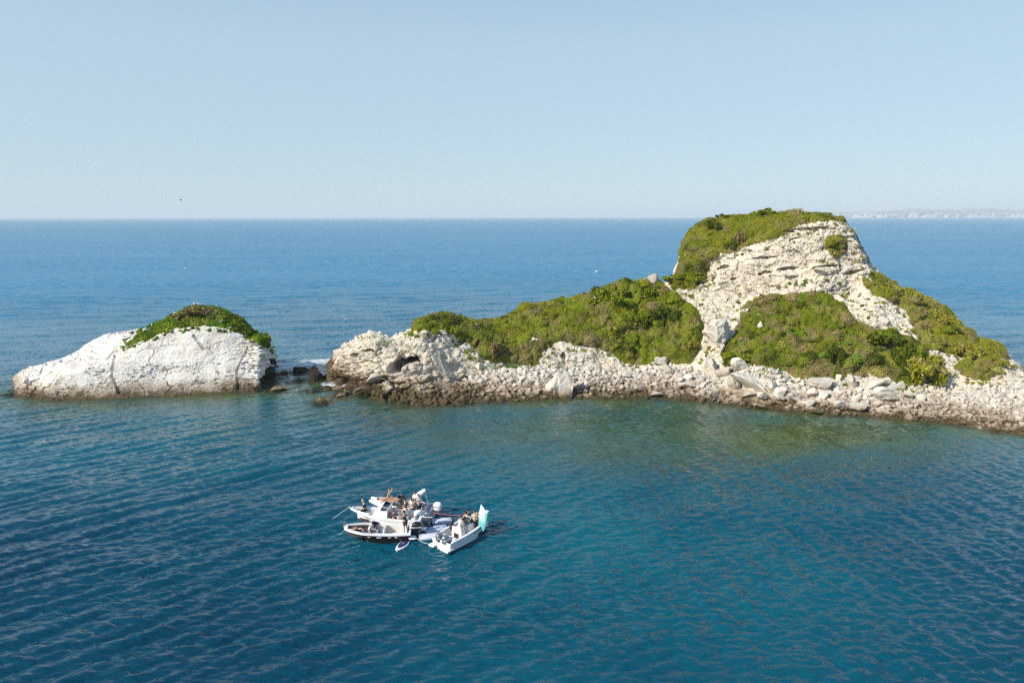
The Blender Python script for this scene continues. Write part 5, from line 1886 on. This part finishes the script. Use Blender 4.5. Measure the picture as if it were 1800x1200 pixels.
# ---- floating dock mats between the sterns
for k, (px, py, l, w, a, lab) in enumerate([(776, 913, 1.5, .80, 12, "white inflatable dock mat farthest back, under the white outboard"),
                                             (765, 927, 1.75, .85, 24, "white inflatable dock mat in the middle, beside the black gap of water"),
                                             (753, 940, 1.6, .80, 14, "white inflatable dock mat nearest, between the black outboard and the twin outboard boat")]):
    c = level(px, py, .2)
    rt = empty("dock_mat", (c.x, c.y, 0), R(a))
    tag(rt, lab, "dock mat", "inflatable dock mats")
    mb = MB()
    mb.box((0, 0, .10), (l, w, .22), bevel=.07)
    mb.build("mat_body", M_mat, rt)
    mb = MB()
    mb.box((0, 0, .217), (l * .84, w * .76, .012), bevel=.004)
    mb.build("deck_pad", M_matblue if k == 1 else M_mat, rt)
    for sg in (1, -1):
        mb = MB()
        mb.tube([(sg * l * .38, -.12, .225), (sg * l * .38, -.06, .27), (sg * l * .38, .06, .27), (sg * l * .38, .12, .225)], .014, 6)
        mb.build("handle", M_rubber, rt)

# ---- paddle board
c0, c1 = level(697, 967, .05), level(717.5, 948.5, .05)
cc_ = (c0 + c1) / 2
dv_ = c1 - c0
pb = empty("paddle_board", (cc_.x, cc_.y, .02), math.atan2(dv_.y, dv_.x))
tag(pb, "white paddle board with navy deck pad floating behind the black hulled boat", "paddle board")
LB = dv_.length * 1.04
def board_rings(sc, z0, z1, n=18, trim=0.0):
    r_ = []
    for t in np.linspace(0.01, .99, n):
        x = LB * (t - .5) * (1 - trim)
        w = .36 * sc * (math.sin(math.pi * t) ** .5)
        r_.append([(x, -w, z0), (x, -w * .9, z1), (x, w * .9, z1), (x, w, z0), (x, 0, z0 - .02)])
    return r_
mb = MB()
mb.loft(board_rings(1, .02, .11), close=True, cap0=True, cap1=True)
mb.build("board", M_gel, pb)
mb = MB()
mb.loft(board_rings(.8, .105, .122, trim=.22), close=True, cap0=True, cap1=True)
mb.build("deck_pad", M_navy, pb).location = (.12, 0, 0)
mb = MB()
mb.box((.1, 0, .15), (.2, .035, .02), bevel=.006)
mb.build("handle", M_gel, pb)

# ---- ropes
def rope(pts, mat, label, rad=.02, sag=0.0):
    a, b = Vector(pts[0]), Vector(pts[-1])
    out = []
    if len(pts) == 2:
        for t in np.linspace(0, 1, 14):
            p = a.lerp(b, float(t))
            p.z -= sag * 4 * t * (1 - t)
            out.append(p)
    else:
        out = pts
    mb = MB()
    mb.tube(out, rad, 6)
    tag(mb.build("rope", mat), label, "rope")

def onb(root, p):
    a = root.rotation_euler[2]
    return Vector((root.location.x + p[0] * math.cos(a) - p[1] * math.sin(a), root.location.y + p[0] * math.sin(a) + p[1] * math.cos(a), p[2]))

rope([onb(bB, (2.92, 0, 1.46)), level(583, 912, -.05)], M_rope, "white anchor rope from the tall white bow down into the water", .017)
rope([onb(bA, (2.36, .1, .9)), level(594, 938, -.05)], M_rope, "slack white anchor rope from the black hulled boat's bow into the water", .016, .12)
rope([onb(bC, (-2.5, .5, .82)), onb(bD, (1.35, .82, 1.0))], M_redrope, "red rope tied between the white outboard boat and the twin outboard boat", .018, .12)
rope([onb(bA, (-2.6, .6, .42)), onb(bD, (-2.6, .75, .3))], M_rope, "white rope sagging between the black hulled boat's stern and the twin outboard boat", .02, .22)

# ---- feather flag
fl = empty("feather_flag", onb(bD, (.55, -.70, .26)), 0)
tag(fl, "teal and white feather flag standing in the twin outboard boat", "flag")
mb = MB()
mb.tube([(0, 0, 0), (0, 0, 1.0), (0.05, 0.02, 2.0), (.16, .06, 2.75), (.24, .08, 2.95)], [.02, .018, .014, .01, .008], 6)
mb.build("pole", M_rubber, fl)
m, nt, b = new_mat("teal_flag_print")
tc = N(nt, 'ShaderNodeTexCoord')
sep = N(nt, 'ShaderNodeSeparateXYZ')
nt.links.new(tc.outputs['Object'], sep.inputs[0])
nzf = noise(nt, tc.outputs['Object'], 1.6, 2)
zc_ = math_n(nt, 'ADD', sep.outputs['Z'], math_n(nt, 'MULTIPLY', nzf.outputs['Fac'], .7))
rp = ramp(nt, maprange(nt, zc_, .9, 3.2), [(0.0, (0.10, 0.42, 0.45)), (0.3, (0.30, 0.60, 0.60)), (0.5, (0.58, 0.78, 0.75)), (0.9, (0.70, 0.84, 0.81))])
edge_ = maprange(nt, sep.outputs['X'], .50, .62)
cl_ = mixc(nt, edge_, rp.outputs[0], (0.10, 0.60, 0.50))
nt.links.new(cl_, b.inputs['Base Color'])
b.inputs['Roughness'].default_value = .7
M_flag = m
mb = MB()
rings = []
for t in np.linspace(0, 1, 22):
    z = .55 + 2.42 * t
    x0 = 0.012 + 0.05 * max(0, (t - .55)) + .19 * max(0, t - .62) ** 1.1 * 1.6
    wd = (.52 + .16 * math.sin(t * 2.4)) * (1 - max(0, (t - .62) / .38) ** 1.5) + .01
    rings.append([(x0 + wd * s_, .035 * math.sin(6 * s_ + 3 * t) * s_ + .02 * t, z - .10 * s_ * (1 - t)) for s_ in np.linspace(0, 1, 8)])
mb.loft(rings)
mb.build("flag_cloth", M_flag, fl)
fl.rotation_euler = (0, R(4), R(-28))
fl.scale = (.95, 1.0, .80)
# ------------------------------------------------------------------ people
M_skin = plain("skin", (0.62, 0.40, 0.29), 0.55, var=0.03)
M_skin2 = plain("tanned_skin", (0.52, 0.30, 0.20), 0.55, var=0.03)
CL = {}
def cloth(name, col):
    if name not in CL:
        CL[name] = plain(name, col, 0.85, var=0.08)
    return CL[name]
C_black = cloth("black_cloth", (0.014, 0.012, 0.014))
C_white = cloth("white_cloth", (0.78, 0.77, 0.76))
C_beige = cloth("beige_cloth", (0.60, 0.50, 0.38))
C_jean = cloth("dark_blue_cloth", (0.02, 0.03, 0.10))
C_brownsh = cloth("grey_brown_cloth", (0.085, 0.065, 0.055))
C_orange = cloth("orange_cloth", (0.62, 0.27, 0.12))
C_purple = cloth("purple_cloth", (0.10, 0.05, 0.075))
C_pink = cloth("pink_cloth", (0.62, 0.28, 0.42))
H_dark = cloth("dark_hair", (0.018, 0.013, 0.010))
H_brown = cloth("brown_hair", (0.10, 0.05, 0.028))
H_red = cloth("reddish_hair", (0.19, 0.07, 0.03))
H_blond = cloth("blond_hair", (0.50, 0.36, 0.18))

def skin_mesh(name, verts, edges, radii, mat, parent, sub=1, extra=None):
    me = bpy.data.meshes.new(name)
    me.from_pydata([tuple(v) for v in verts], edges, [])
    o = bpy.data.objects.new(name, me)
    COL.objects.link(o)
    sk = o.modifiers.new("skin", 'SKIN')
    sk.use_smooth_shade = True
    for k, r_ in enumerate(radii):
        me.skin_vertices[0].data[k].radius = (r_, r_) if isinstance(r_, (int, float)) else r_
        me.skin_vertices[0].data[k].use_root = (k == 0)
    ss = o.modifiers.new("sub", 'SUBSURF')
    ss.levels = ss.render_levels = sub
    dg = bpy.context.evaluated_depsgraph_get()
    dg.update()
    ev = bpy.data.meshes.new_from_object(o.evaluated_get(dg))
    bpy.data.objects.remove(o)
    bpy.data.meshes.remove(me)
    ev.name = name
    if extra is not None:
        bm = bmesh.new()
        bm.from_mesh(ev)
        extra(bm)
        bm.to_mesh(ev)
        bm.free()
    for p in ev.polygons:
        p.use_smooth = True
    ev.materials.clear()
    return link(name, ev, mat, parent)

def rotv(v, ax, a):
    return Matrix.Rotation(a, 3, ax) @ Vector(v)

def person(label, loc, rz, pose, top, bottom, hair, shorts=False, sleeves=0.55, long_hair=False, bare_top=False, skin=None, scale=1.0, group=None):
    """pose: trunk lean (deg, + forward), hip flex (l,r), knee flex (l,r), arm raise forward (l,r), arm out (l,r), elbow flex (l,r), head pitch, lying (0/1)"""
    skin = skin or M_skin
    P = dict(lean=0, hip=(2, -2), knee=(3, 3), arm=(5, 5), out=(8, 8), elbow=(12, 12), head=0, lie=0, legout=(4, 4))
    P.update(pose)
    rt = empty("person", loc, rz)
    rt.scale = (scale, scale, scale)
    tag(rt, label, "person", group)
    pel = Vector((0, 0, 0))
    trunk = lambda d, y=0.0: pel + rotv((0, y, d), 'Y', R(P['lean']))
    pts, edges, rad = [pel], [], [0.125]
    def add(p, r_, par):
        pts.append(Vector(p))
        rad.append(r_)
        edges.append((par, len(pts) - 1))
        return len(pts) - 1
    wa = add(trunk(.16), (.125, .10), 0)
    ch = add(trunk(.34), (.150, .11), wa)
    sh_ = add(trunk(.45), (.12, .09), ch)
    nk = add(trunk(.53), .052, sh_)
    hd = R(P['lean'] + P['head'])
    h0 = pts[nk] + rotv((0.01, 0, .075), 'Y', hd)
    i1 = add(h0, (.072, .082), nk)
    i2 = add(h0 + rotv((0.01, 0, .09), 'Y', hd), (.082, .098), i1)
    i3 = add(h0 + rotv((0.0, 0, .165), 'Y', hd), (.05, .06), i2)
    headc = pts[i2].copy()
    arms, legs = [], []
    for k, sg in enumerate((1, -1)):
        s0 = add(trunk(.435, sg * .165), .062, sh_)
        d = rotv((0, sg * math.sin(R(P['out'][k])), -math.cos(R(P['out'][k]))), 'Y', R(P['lean'] - P['arm'][k]))
        e0 = add(pts[s0] + d * .28, .042, s0)
        d2 = rotv(d, 'Y', R(-P['elbow'][k]))
        w0 = add(pts[e0] + d2 * .25, .031, e0)
        hnd = add(pts[w0] + d2 * .075, (.040, .022), w0)
        arms.append((s0, e0, w0, hnd, d2))
    for k, sg in enumerate((1, -1)):
        hpt = add(pel + Vector((0, sg * .095, -.06)), .092, 0)
        d = rotv((0, sg * math.sin(R(P['legout'][k])), -1), 'Y', R(-P['hip'][k]))
        kn = add(pts[hpt] + d * .42, .060, hpt)
        d2 = rotv(d, 'Y', R(P['knee'][k] ))
        an = add(pts[kn] + d2 * .41, .040, kn)
        f = rotv((1, 0, 0), 'Y', R(-P['hip'][k] + P['knee'][k]) if P['lie'] else 0)
        toe = add(pts[an] + d2 * .045 + f * .15, (.040, .026), an)
        legs.append((hpt, kn, an, toe))
    low = min(min(p.z for p in pts) - .03, 0)
    if P['lie']:
        M3 = Matrix.Rotation(R(-90 + P.get('prop', 0)), 3, 'Y')
        pts = [M3 @ p for p in pts]
        headc = M3 @ headc
        lift = .13
    else:
        M3 = None
        lift = P.get('lift', 0.0)
        if P.get('stand', False):
            lift = -low
    pts = [p + Vector((0, 0, lift)) for p in pts]
    headc = headc + Vector((0, 0, lift))
    def fingers(bm):
        for (s0, e0, w0, hnd, d2) in arms:
            dd = (pts[hnd] - pts[w0]).normalized()
            sd_ = dd.cross(Vector((0, 0, 1)))
            sd_ = sd_.normalized() if sd_.length > .1 else Vector((0, 1, 0))
            cu = sd_.cross(dd)
            for q, ln in enumerate((.065, .08, .075, .055)):
                b0 = pts[hnd] + sd_ * (q - 1.5) * .019
                tip = b0 + dd * ln - cu * ln * .35
                for a_, c_ in ((b0, b0 + dd * ln * .55), (b0 + dd * ln * .5, tip)):
                    m_ = (a_ + c_) / 2
                    bmesh.ops.create_cube(bm, size=1, matrix=Matrix.Translation(m_) @ (c_ - a_).to_track_quat('X', 'Z').to_matrix().to_4x4() @ Matrix.Diagonal(((c_ - a_).length * 1.1, .016, .016, 1)))
            a_, c_ = pts[w0] + sd_ * .03, pts[w0] + sd_ * .065 + dd * .06
            bmesh.ops.create_cube(bm, size=1, matrix=Matrix.Translation((a_ + c_) / 2) @ (c_ - a_).to_track_quat('X', 'Z').to_matrix().to_4x4() @ Matrix.Diagonal(((c_ - a_).length, .02, .02, 1)))
        # nose and ears
        rm_ = (M3 if M3 is not None else Matrix.Identity(3)) @ Matrix.Rotation(hd, 3, 'Y')
        for off, sz in (((.098, 0, -.01), (.03, .022, .035)), ((0, .085, -.005), (.03, .014, .05)), ((0, -.085, -.005), (.03, .014, .05))):
            bmesh.ops.create_icosphere(bm, subdivisions=1, radius=1, matrix=Matrix.Translation(headc + rm_ @ Vector(off)) @ rm_.to_4x4() @ Matrix.Diagonal((*[q * .6 for q in sz], 1)))
    body = skin_mesh("body", pts, edges, rad, skin, rt, 1, fingers)
    # clothes: shells grown round the same joints
    if not bare_top:
        vs, es, rs = [pts[0], pts[wa], pts[ch], pts[sh_]], [(0, 1), (1, 2), (2, 3)], [.135, (.142, .118), (.165, .128), (.125, .10)]
        for (s0, e0, w0, hnd, d2) in arms:
            vs.append(pts[s0])
            rs.append(.075)
            es.append((3, len(vs) - 1))
            vs.append(pts[s0].lerp(pts[e0], sleeves))
            rs.append(.062)
            es.append((len(vs) - 2, len(vs) - 1))
        skin_mesh("shirt", vs, es, rs, top, rt)
    vs, es, rs = [pts[0] + (pts[wa] - pts[0]) * .2], [], [.136]
    for (hpt, kn, an, toe) in legs:
        vs.append(pts[hpt])
        rs.append(.108)
        es.append((0, len(vs) - 1))
        if shorts:
            vs.append(pts[hpt].lerp(pts[kn], .7))
            rs.append(.088)
            es.append((len(vs) - 2, len(vs) - 1))
        else:
            vs += [pts[kn], pts[an]]
            rs += [.075, .058]
            es += [(len(vs) - 3, len(vs) - 2), (len(vs) - 2, len(vs) - 1)]
    skin_mesh("shorts" if shorts else "trousers", vs, es, rs, bottom, rt)
    rm_ = (M3 if M3 is not None else Matrix.Identity(3)) @ Matrix.Rotation(hd, 3, 'Y')
    mb = MB()
    r4 = rm_.to_4x4()
    mb.ball(headc + rm_ @ Vector((-.022, 0, .035)), (.108, .097, .108), 2, r4)
    if long_hair:
        mb.ball(headc + rm_ @ Vector((-.075, 0, -.10)), (.06, .10, .17), 2, r4)
        mb.ball(headc + rm_ @ Vector((-.085, 0, -.24)), (.045, .085, .14), 2, r4)
    hmesh = mb.build("hair", hair, rt)
    return rt

SIT = dict(lean=8, hip=(88, 80), knee=(85, 78), arm=(30, 25), elbow=(50, 40), lift=.14)
STAND = dict(stand=True)
LIE = dict(lie=1, hip=(10, 25), knee=(20, 45), arm=(-5, 10), out=(20, 15), elbow=(20, 30))
G = "people on the boats"
def at_px(px, py, z):
    return level(px, py, z)
W_ = math.pi
person("person in black with light hair sitting on the tall white bow", onb(bB, (1.75, -.42, 1.08)), W_ + .25, dict(SIT, lean=14), C_black, C_black, H_blond, sleeves=.9, group=G)
person("person in a black top lying back on the black hulled boat's bow", onb(bA, (1.72, -.1, .62)), .1 , dict(LIE, hip=(25, 40), knee=(40, 60), prop=22), C_black, C_brownsh, H_blond, shorts=True, group=G)
person("person in white shirt and dark blue trousers sitting behind the black boat's bow pad", onb(bA, (.62, .35, .72)), -.4, dict(SIT, lean=30), C_white, C_jean, H_dark, group=G)
person("person in dark top and shorts standing at the black boat's stern, arm out", onb(bA, (-1.98, .30, .46)), W_ - .5, dict(STAND, lean=6, arm=(62, 20), out=(6, 14), elbow=(6, 30)), C_black, C_brownsh, H_dark, shorts=True, sleeves=.12, skin=M_skin2, group=G)
person("person with long reddish hair sitting on the middle white boat, back turned", onb(bB, (-.62, .42, .82)), .5, dict(SIT, lean=4), C_purple, C_black, H_red, long_hair=True, group=G)
person("person in white shirt sitting between the consoles of the middle white boat", onb(bB, (-1.05, .05, .78)), W_ - .4, dict(SIT, lean=2), C_white, C_white, H_brown, group=G)
person("person in loose white top sitting beside another in white on the middle boat", onb(bB, (-1.35, -.45, .80)), W_ + .8, dict(SIT, lean=-4), C_white, C_beige, H_brown, long_hair=True, group=G)
person("person in white trousers standing at the stern of the middle white boat", onb(bB, (-1.72, .55, .28)), W_ - .2, dict(STAND, lean=8), C_white, C_white, H_brown, group=G)
person("person in dark purple top sitting at the cabin boat's wheel", onb(bC, (-.45, .35, .76)), W_, dict(SIT, lean=0), C_purple, C_black, H_dark, group=G)
person("person in white dress sitting on the cabin boat's seat back", onb(bC, (-.95, .25, .88)), W_ + .6, dict(SIT, lean=5), C_white, C_white, H_brown, long_hair=True, group=G)
person("person with brown hair and beige top standing in the cabin boat", onb(bC, (-1.05, -.35, .30)), W_ + 1.2, dict(STAND, lean=2, arm=(40, 30), elbow=(70, 60)), C_beige, C_beige, H_brown, long_hair=True, group=G)
person("person in white t-shirt and black trousers standing beside the white awning boom", onb(bC, (-1.48, .15, .30)), W_ + 2.2, dict(STAND, lean=0, arm=(20, 35), elbow=(60, 40)), C_white, C_black, H_red, group=G)
person("person lying on the cabin top with both legs raised", onb(bC, (1.05, .1, 1.34)), .0, dict(LIE, hip=(75, 85), knee=(20, 12)), C_orange, C_orange, H_brown, shorts=True, bare_top=True, skin=M_skin2, group=G)
person("person in orange swimwear sunbathing flat on the cabin top", onb(bC, (.55, .35, 1.36)), W_ + .3, dict(LIE), C_orange, C_orange, H_blond, shorts=True, skin=M_skin2, sleeves=.1, group=G)
person("person all in black sitting high on the twin outboard boat's far side", onb(bD, (.85, .58, .86)), -1.2, dict(SIT, lean=10), C_black, C_black, H_dark, sleeves=.95, group=G)
person("person in purple and pink sitting by the console of the twin outboard boat", onb(bD, (.62, .30, .86)), -2.2, dict(SIT, lean=16), C_purple, C_pink, H_dark, group=G)
person("person in white shirt with fair hair sitting in front of the console near the flag", onb(bD, (1.02, -.20, .66)), .6, dict(SIT, lean=2), C_white, C_pink, H_blond, group=G)
person("person in white shirt with brown hair at the helm seat of the twin outboard boat", onb(bD, (-.70, -.08, .98)), .85, dict(SIT, lean=12), C_white, C_white, H_brown, group=G)
person("person in dark trousers standing just behind the feather flag", onb(bD, (.52, -.45, .26)), 1.6, dict(STAND, lean=4), C_beige, C_black, H_brown, group=G)
person("person in dark clothes sitting in the bow beyond the flag", onb(bD, (1.62, -.38, .72)), 2.4, dict(SIT, lean=14), C_black, C_black, H_dark, sleeves=.9, group=G)

# a black bag hung over the gunwale
bg = empty("bag", onb(bD, (-.55, .86, .52)), bD.rotation_euler[2])
tag(bg, "bulky black bag standing against the far gunwale of the twin outboard boat", "bag")
mb = MB()
mb.box((0, 0, .28), (.34, .26, .56), bevel=.08)
mb.build("bag_body", M_rubber, bg)
mb = MB()
mb.tube([(-.1, 0, .54), (-.08, 0, .68), (.08, 0, .68), (.1, 0, .54)], .018, 6)
mb.build("handle", M_rubber, bg)

# ------------------------------------------------------------------ gulls
M_gull = plain("white_plumage", (0.80, 0.79, 0.77), 0.8)
M_wing = plain("grey_wing", (0.34, 0.35, 0.37), 0.8)
M_beak = plain("yellow_beak", (0.60, 0.36, 0.05), 0.5)
def gull(label, p, rz, flying=False, group=None, dark=False, size=1.0, onwater=False):
    rt = empty("gull", p, rz)
    rt.scale = (size,) * 3
    tag(rt, label, "gull", group)
    z = .0 if flying else (.10 if onwater else .20)
    mb = MB()
    ti = 0 if flying else R(-18)
    rr_ = Matrix.Rotation(ti, 4, 'Y')
    mb.ball((0, 0, z), (.20, .085, .09), 2, rr_)
    mb.tube([(.12, 0, z + .02), (.17, 0, z + .10 * (not flying) + .01), (.20, 0, z + .15 * (not flying) + .01)], [.06, .045, .04], 8)
    mb.ball((.21, 0, z + .16 * (not flying) + .01), (.058, .045, .048), 2)
    mb.loft([[(-.15, -.05, z - .01), (-.15, .05, z - .01), (-.15, .05, z + .02), (-.15, -.05, z + .02)], [(-.33, -.06, z - .03), (-.33, .06, z - .03), (-.33, .06, z - .02), (-.33, -.06, z - .02)]], close=True, cap0=True, cap1=True)
    mb.build("body", M_wing if dark else M_gull, rt)
    mb = MB()
    mb.tube([(.25, 0, z + .155 * (not flying) + .01), (.32, 0, z + .14 * (not flying))], [.018, .006], 6)
    mb.build("beak", M_beak, rt)
    if flying:
        for sg in (1, -1):
            mb = MB()
            mb.loft([[(.10, sg * .05, z + .04), (-.10, sg * .05, z + .03)], [(.13, sg * .32, z + .16), (-.07, sg * .32, z + .15)], [(.02, sg * .68, z + .12), (-.06, sg * .66, z + .115)]])
            mb.loft([[(.10, sg * .05, z + .055), (-.10, sg * .05, z + .045)], [(.13, sg * .32, z + .172), (-.07, sg * .32, z + .162)], [(.02, sg * .68, z + .125), (-.06, sg * .66, z + .12)]])
            mb.build("wing", M_wing if dark else M_gull, rt)
    else:
        for sg in (1, -1):
            mb = MB()
            mb.ball((-.06, sg * .075, z + .02), (.20, .025, .06), 2, rr_)
            mb.build("wing", M_wing, rt)
            if not onwater:
                mb = MB()
                mb.tube([(0, sg * .035, z - .06), (.01, sg * .035, 0)], .012, 5)
                mb.box((.03, sg * .035, .004), (.07, .05, .008))
                mb.build("leg", M_beak, rt)
    return rt

def perch(px, py, land):
    # the top of whatever grows or lies at that place
    p, n = land.find(px, py)
    bpy.context.view_layer.update()
    ok, q, *_ = scene.ray_cast(bpy.context.evaluated_depsgraph_get(), Vector((p[0], p[1], 60)), Vector((0, 0, -1)))
    return Vector(q) if ok and q.z - p[2] < 2.0 else Vector(p)

for px, py, rz, lab in ((341, 534, 2, "first of three gulls in a row on the islet's brown summit"), (347, 533.5, 1, "middle gull of the three in a row on the islet's brown summit"), (352.5, 533, 3, "last of three gulls in a row on the islet's brown summit"),
                        (380, 540, .5, "gull standing alone just past the islet's summit bushes"), (307, 549, 2.6, "gull at the edge of bright green below the islet summit"), (267, 573, 2, "gull low on the islet's green slope"),
                        (389, 569, 1, "gull on pale rock under the dark islet bush"), (404, 576, 0, "gull at the top of the islet's white face"), (232, 579, 3, "gull on the bare white shoulder of the islet"),
                        (80, 637, 2.8, "gull on the islet's long low nose, outermost one"), (104, 631, 2.2, "gull on the islet's nose behind the outermost one"), (261, 581, 1.0, "gull beside the lowest green of the islet crest")):
    p = perch(px, py + 4, islet)
    gull(lab, p + Vector((0, 0, -.02)), rz, group="gulls on the islet")
for px, py, rz, lab in ((197, 584, 2, "dark cormorant like bird on the islet shoulder"), (207, 582, 2, "dark bird beside another on the islet shoulder")):
    gull(lab, perch(px, py + 2, islet), rz, dark=True, group="dark birds on the islet")
for px, py, rz, lab in ((1140, 479, 3, "gull on top of the perched skyline rock"), (1128, 493, 2, "gull on the lower rock of the skyline pair"), (1491, 393, 0, "gull on the cliff edge just below the crown scrub"), (1503, 401, .5, "gull on the steep edge of the headland, lower one"), (1045, 541, 2, "gull sitting in the green scrub of the ridge")):
    gull(lab, perch(px, py + 3, island) + Vector((0, 0, -.02)), rz, group="gulls on the island")
for px, py, Y, rz, lab in ((939, 597, 84, .4, "gull gliding in front of the scrub covered ridge"), (1049, 478, 130, .2, "gull flying above the open sea beside the ridge"), (327, 471, 150, 1.2, "gull flying above the open sea beyond the islet"), (318, 351, 170, .3, "dark gull high in the pale sky")):
    x, y, z = at_depth(px, py, Y)
    gull(lab, (float(x), float(y), float(z)), rz, flying=True, dark=(py == 351), group="flying gulls", size=1.25)
c = level(608, 562)
gull("gull floating on the sea behind the channel", c, 1.0, onwater=True, size=1.2)

# ------------------------------------------------------------------ boats near the horizon
def far_boat(px, py, L, label):
    c = level(px, py)
    rt = empty("far_boat", c, .4)
    tag(rt, label, "boat", "boats far out at sea")
    hh = Hull(L, L * .3, L * .12, L * .06, blunt=.1, full=.4)
    hh.outer(rt, M_gel)
    mb = MB()
    mb.box((-.1 * L, 0, L * .19), (L * .42, L * .2, L * .16), bevel=L * .02)
    mb.build("cabin", M_gel, rt)
    mb = MB()
    mb.box((.115 * L, 0, L * .2), (L * .012, L * .16, L * .07))
    mb.build("window", M_glass, rt)
far_boat(335, 387, 12, "tiny white boat near the horizon above the islet")
far_boat(1120, 384.0, 26, "tiny white boat on the horizon beside the headland")
# ------------------------------------------------------------------ haze over the sea: one even box of air
hb_ = MB()
hb_.box((0, 0, 82.0), (130000, 130000, 176.0))
m = bpy.data.materials.new("sea_haze")
m.use_nodes = True
ntz = m.node_tree
ntz.nodes.remove(ntz.nodes['Principled BSDF'])
pv_ = ntz.nodes.new('ShaderNodeVolumePrincipled')
pv_.inputs['Color'].default_value = (0.93, 0.92, 0.90, 1)
pv_.inputs['Density'].default_value = 0.00012
pv_.inputs['Anisotropy'].default_value = 0.0
ntz.links.new(pv_.outputs[0], ntz.nodes['Material Output'].inputs['Volume'])
o = hb_.build("haze", m, smooth=False)
tag(o, "thin pale sea haze", kind='stuff')
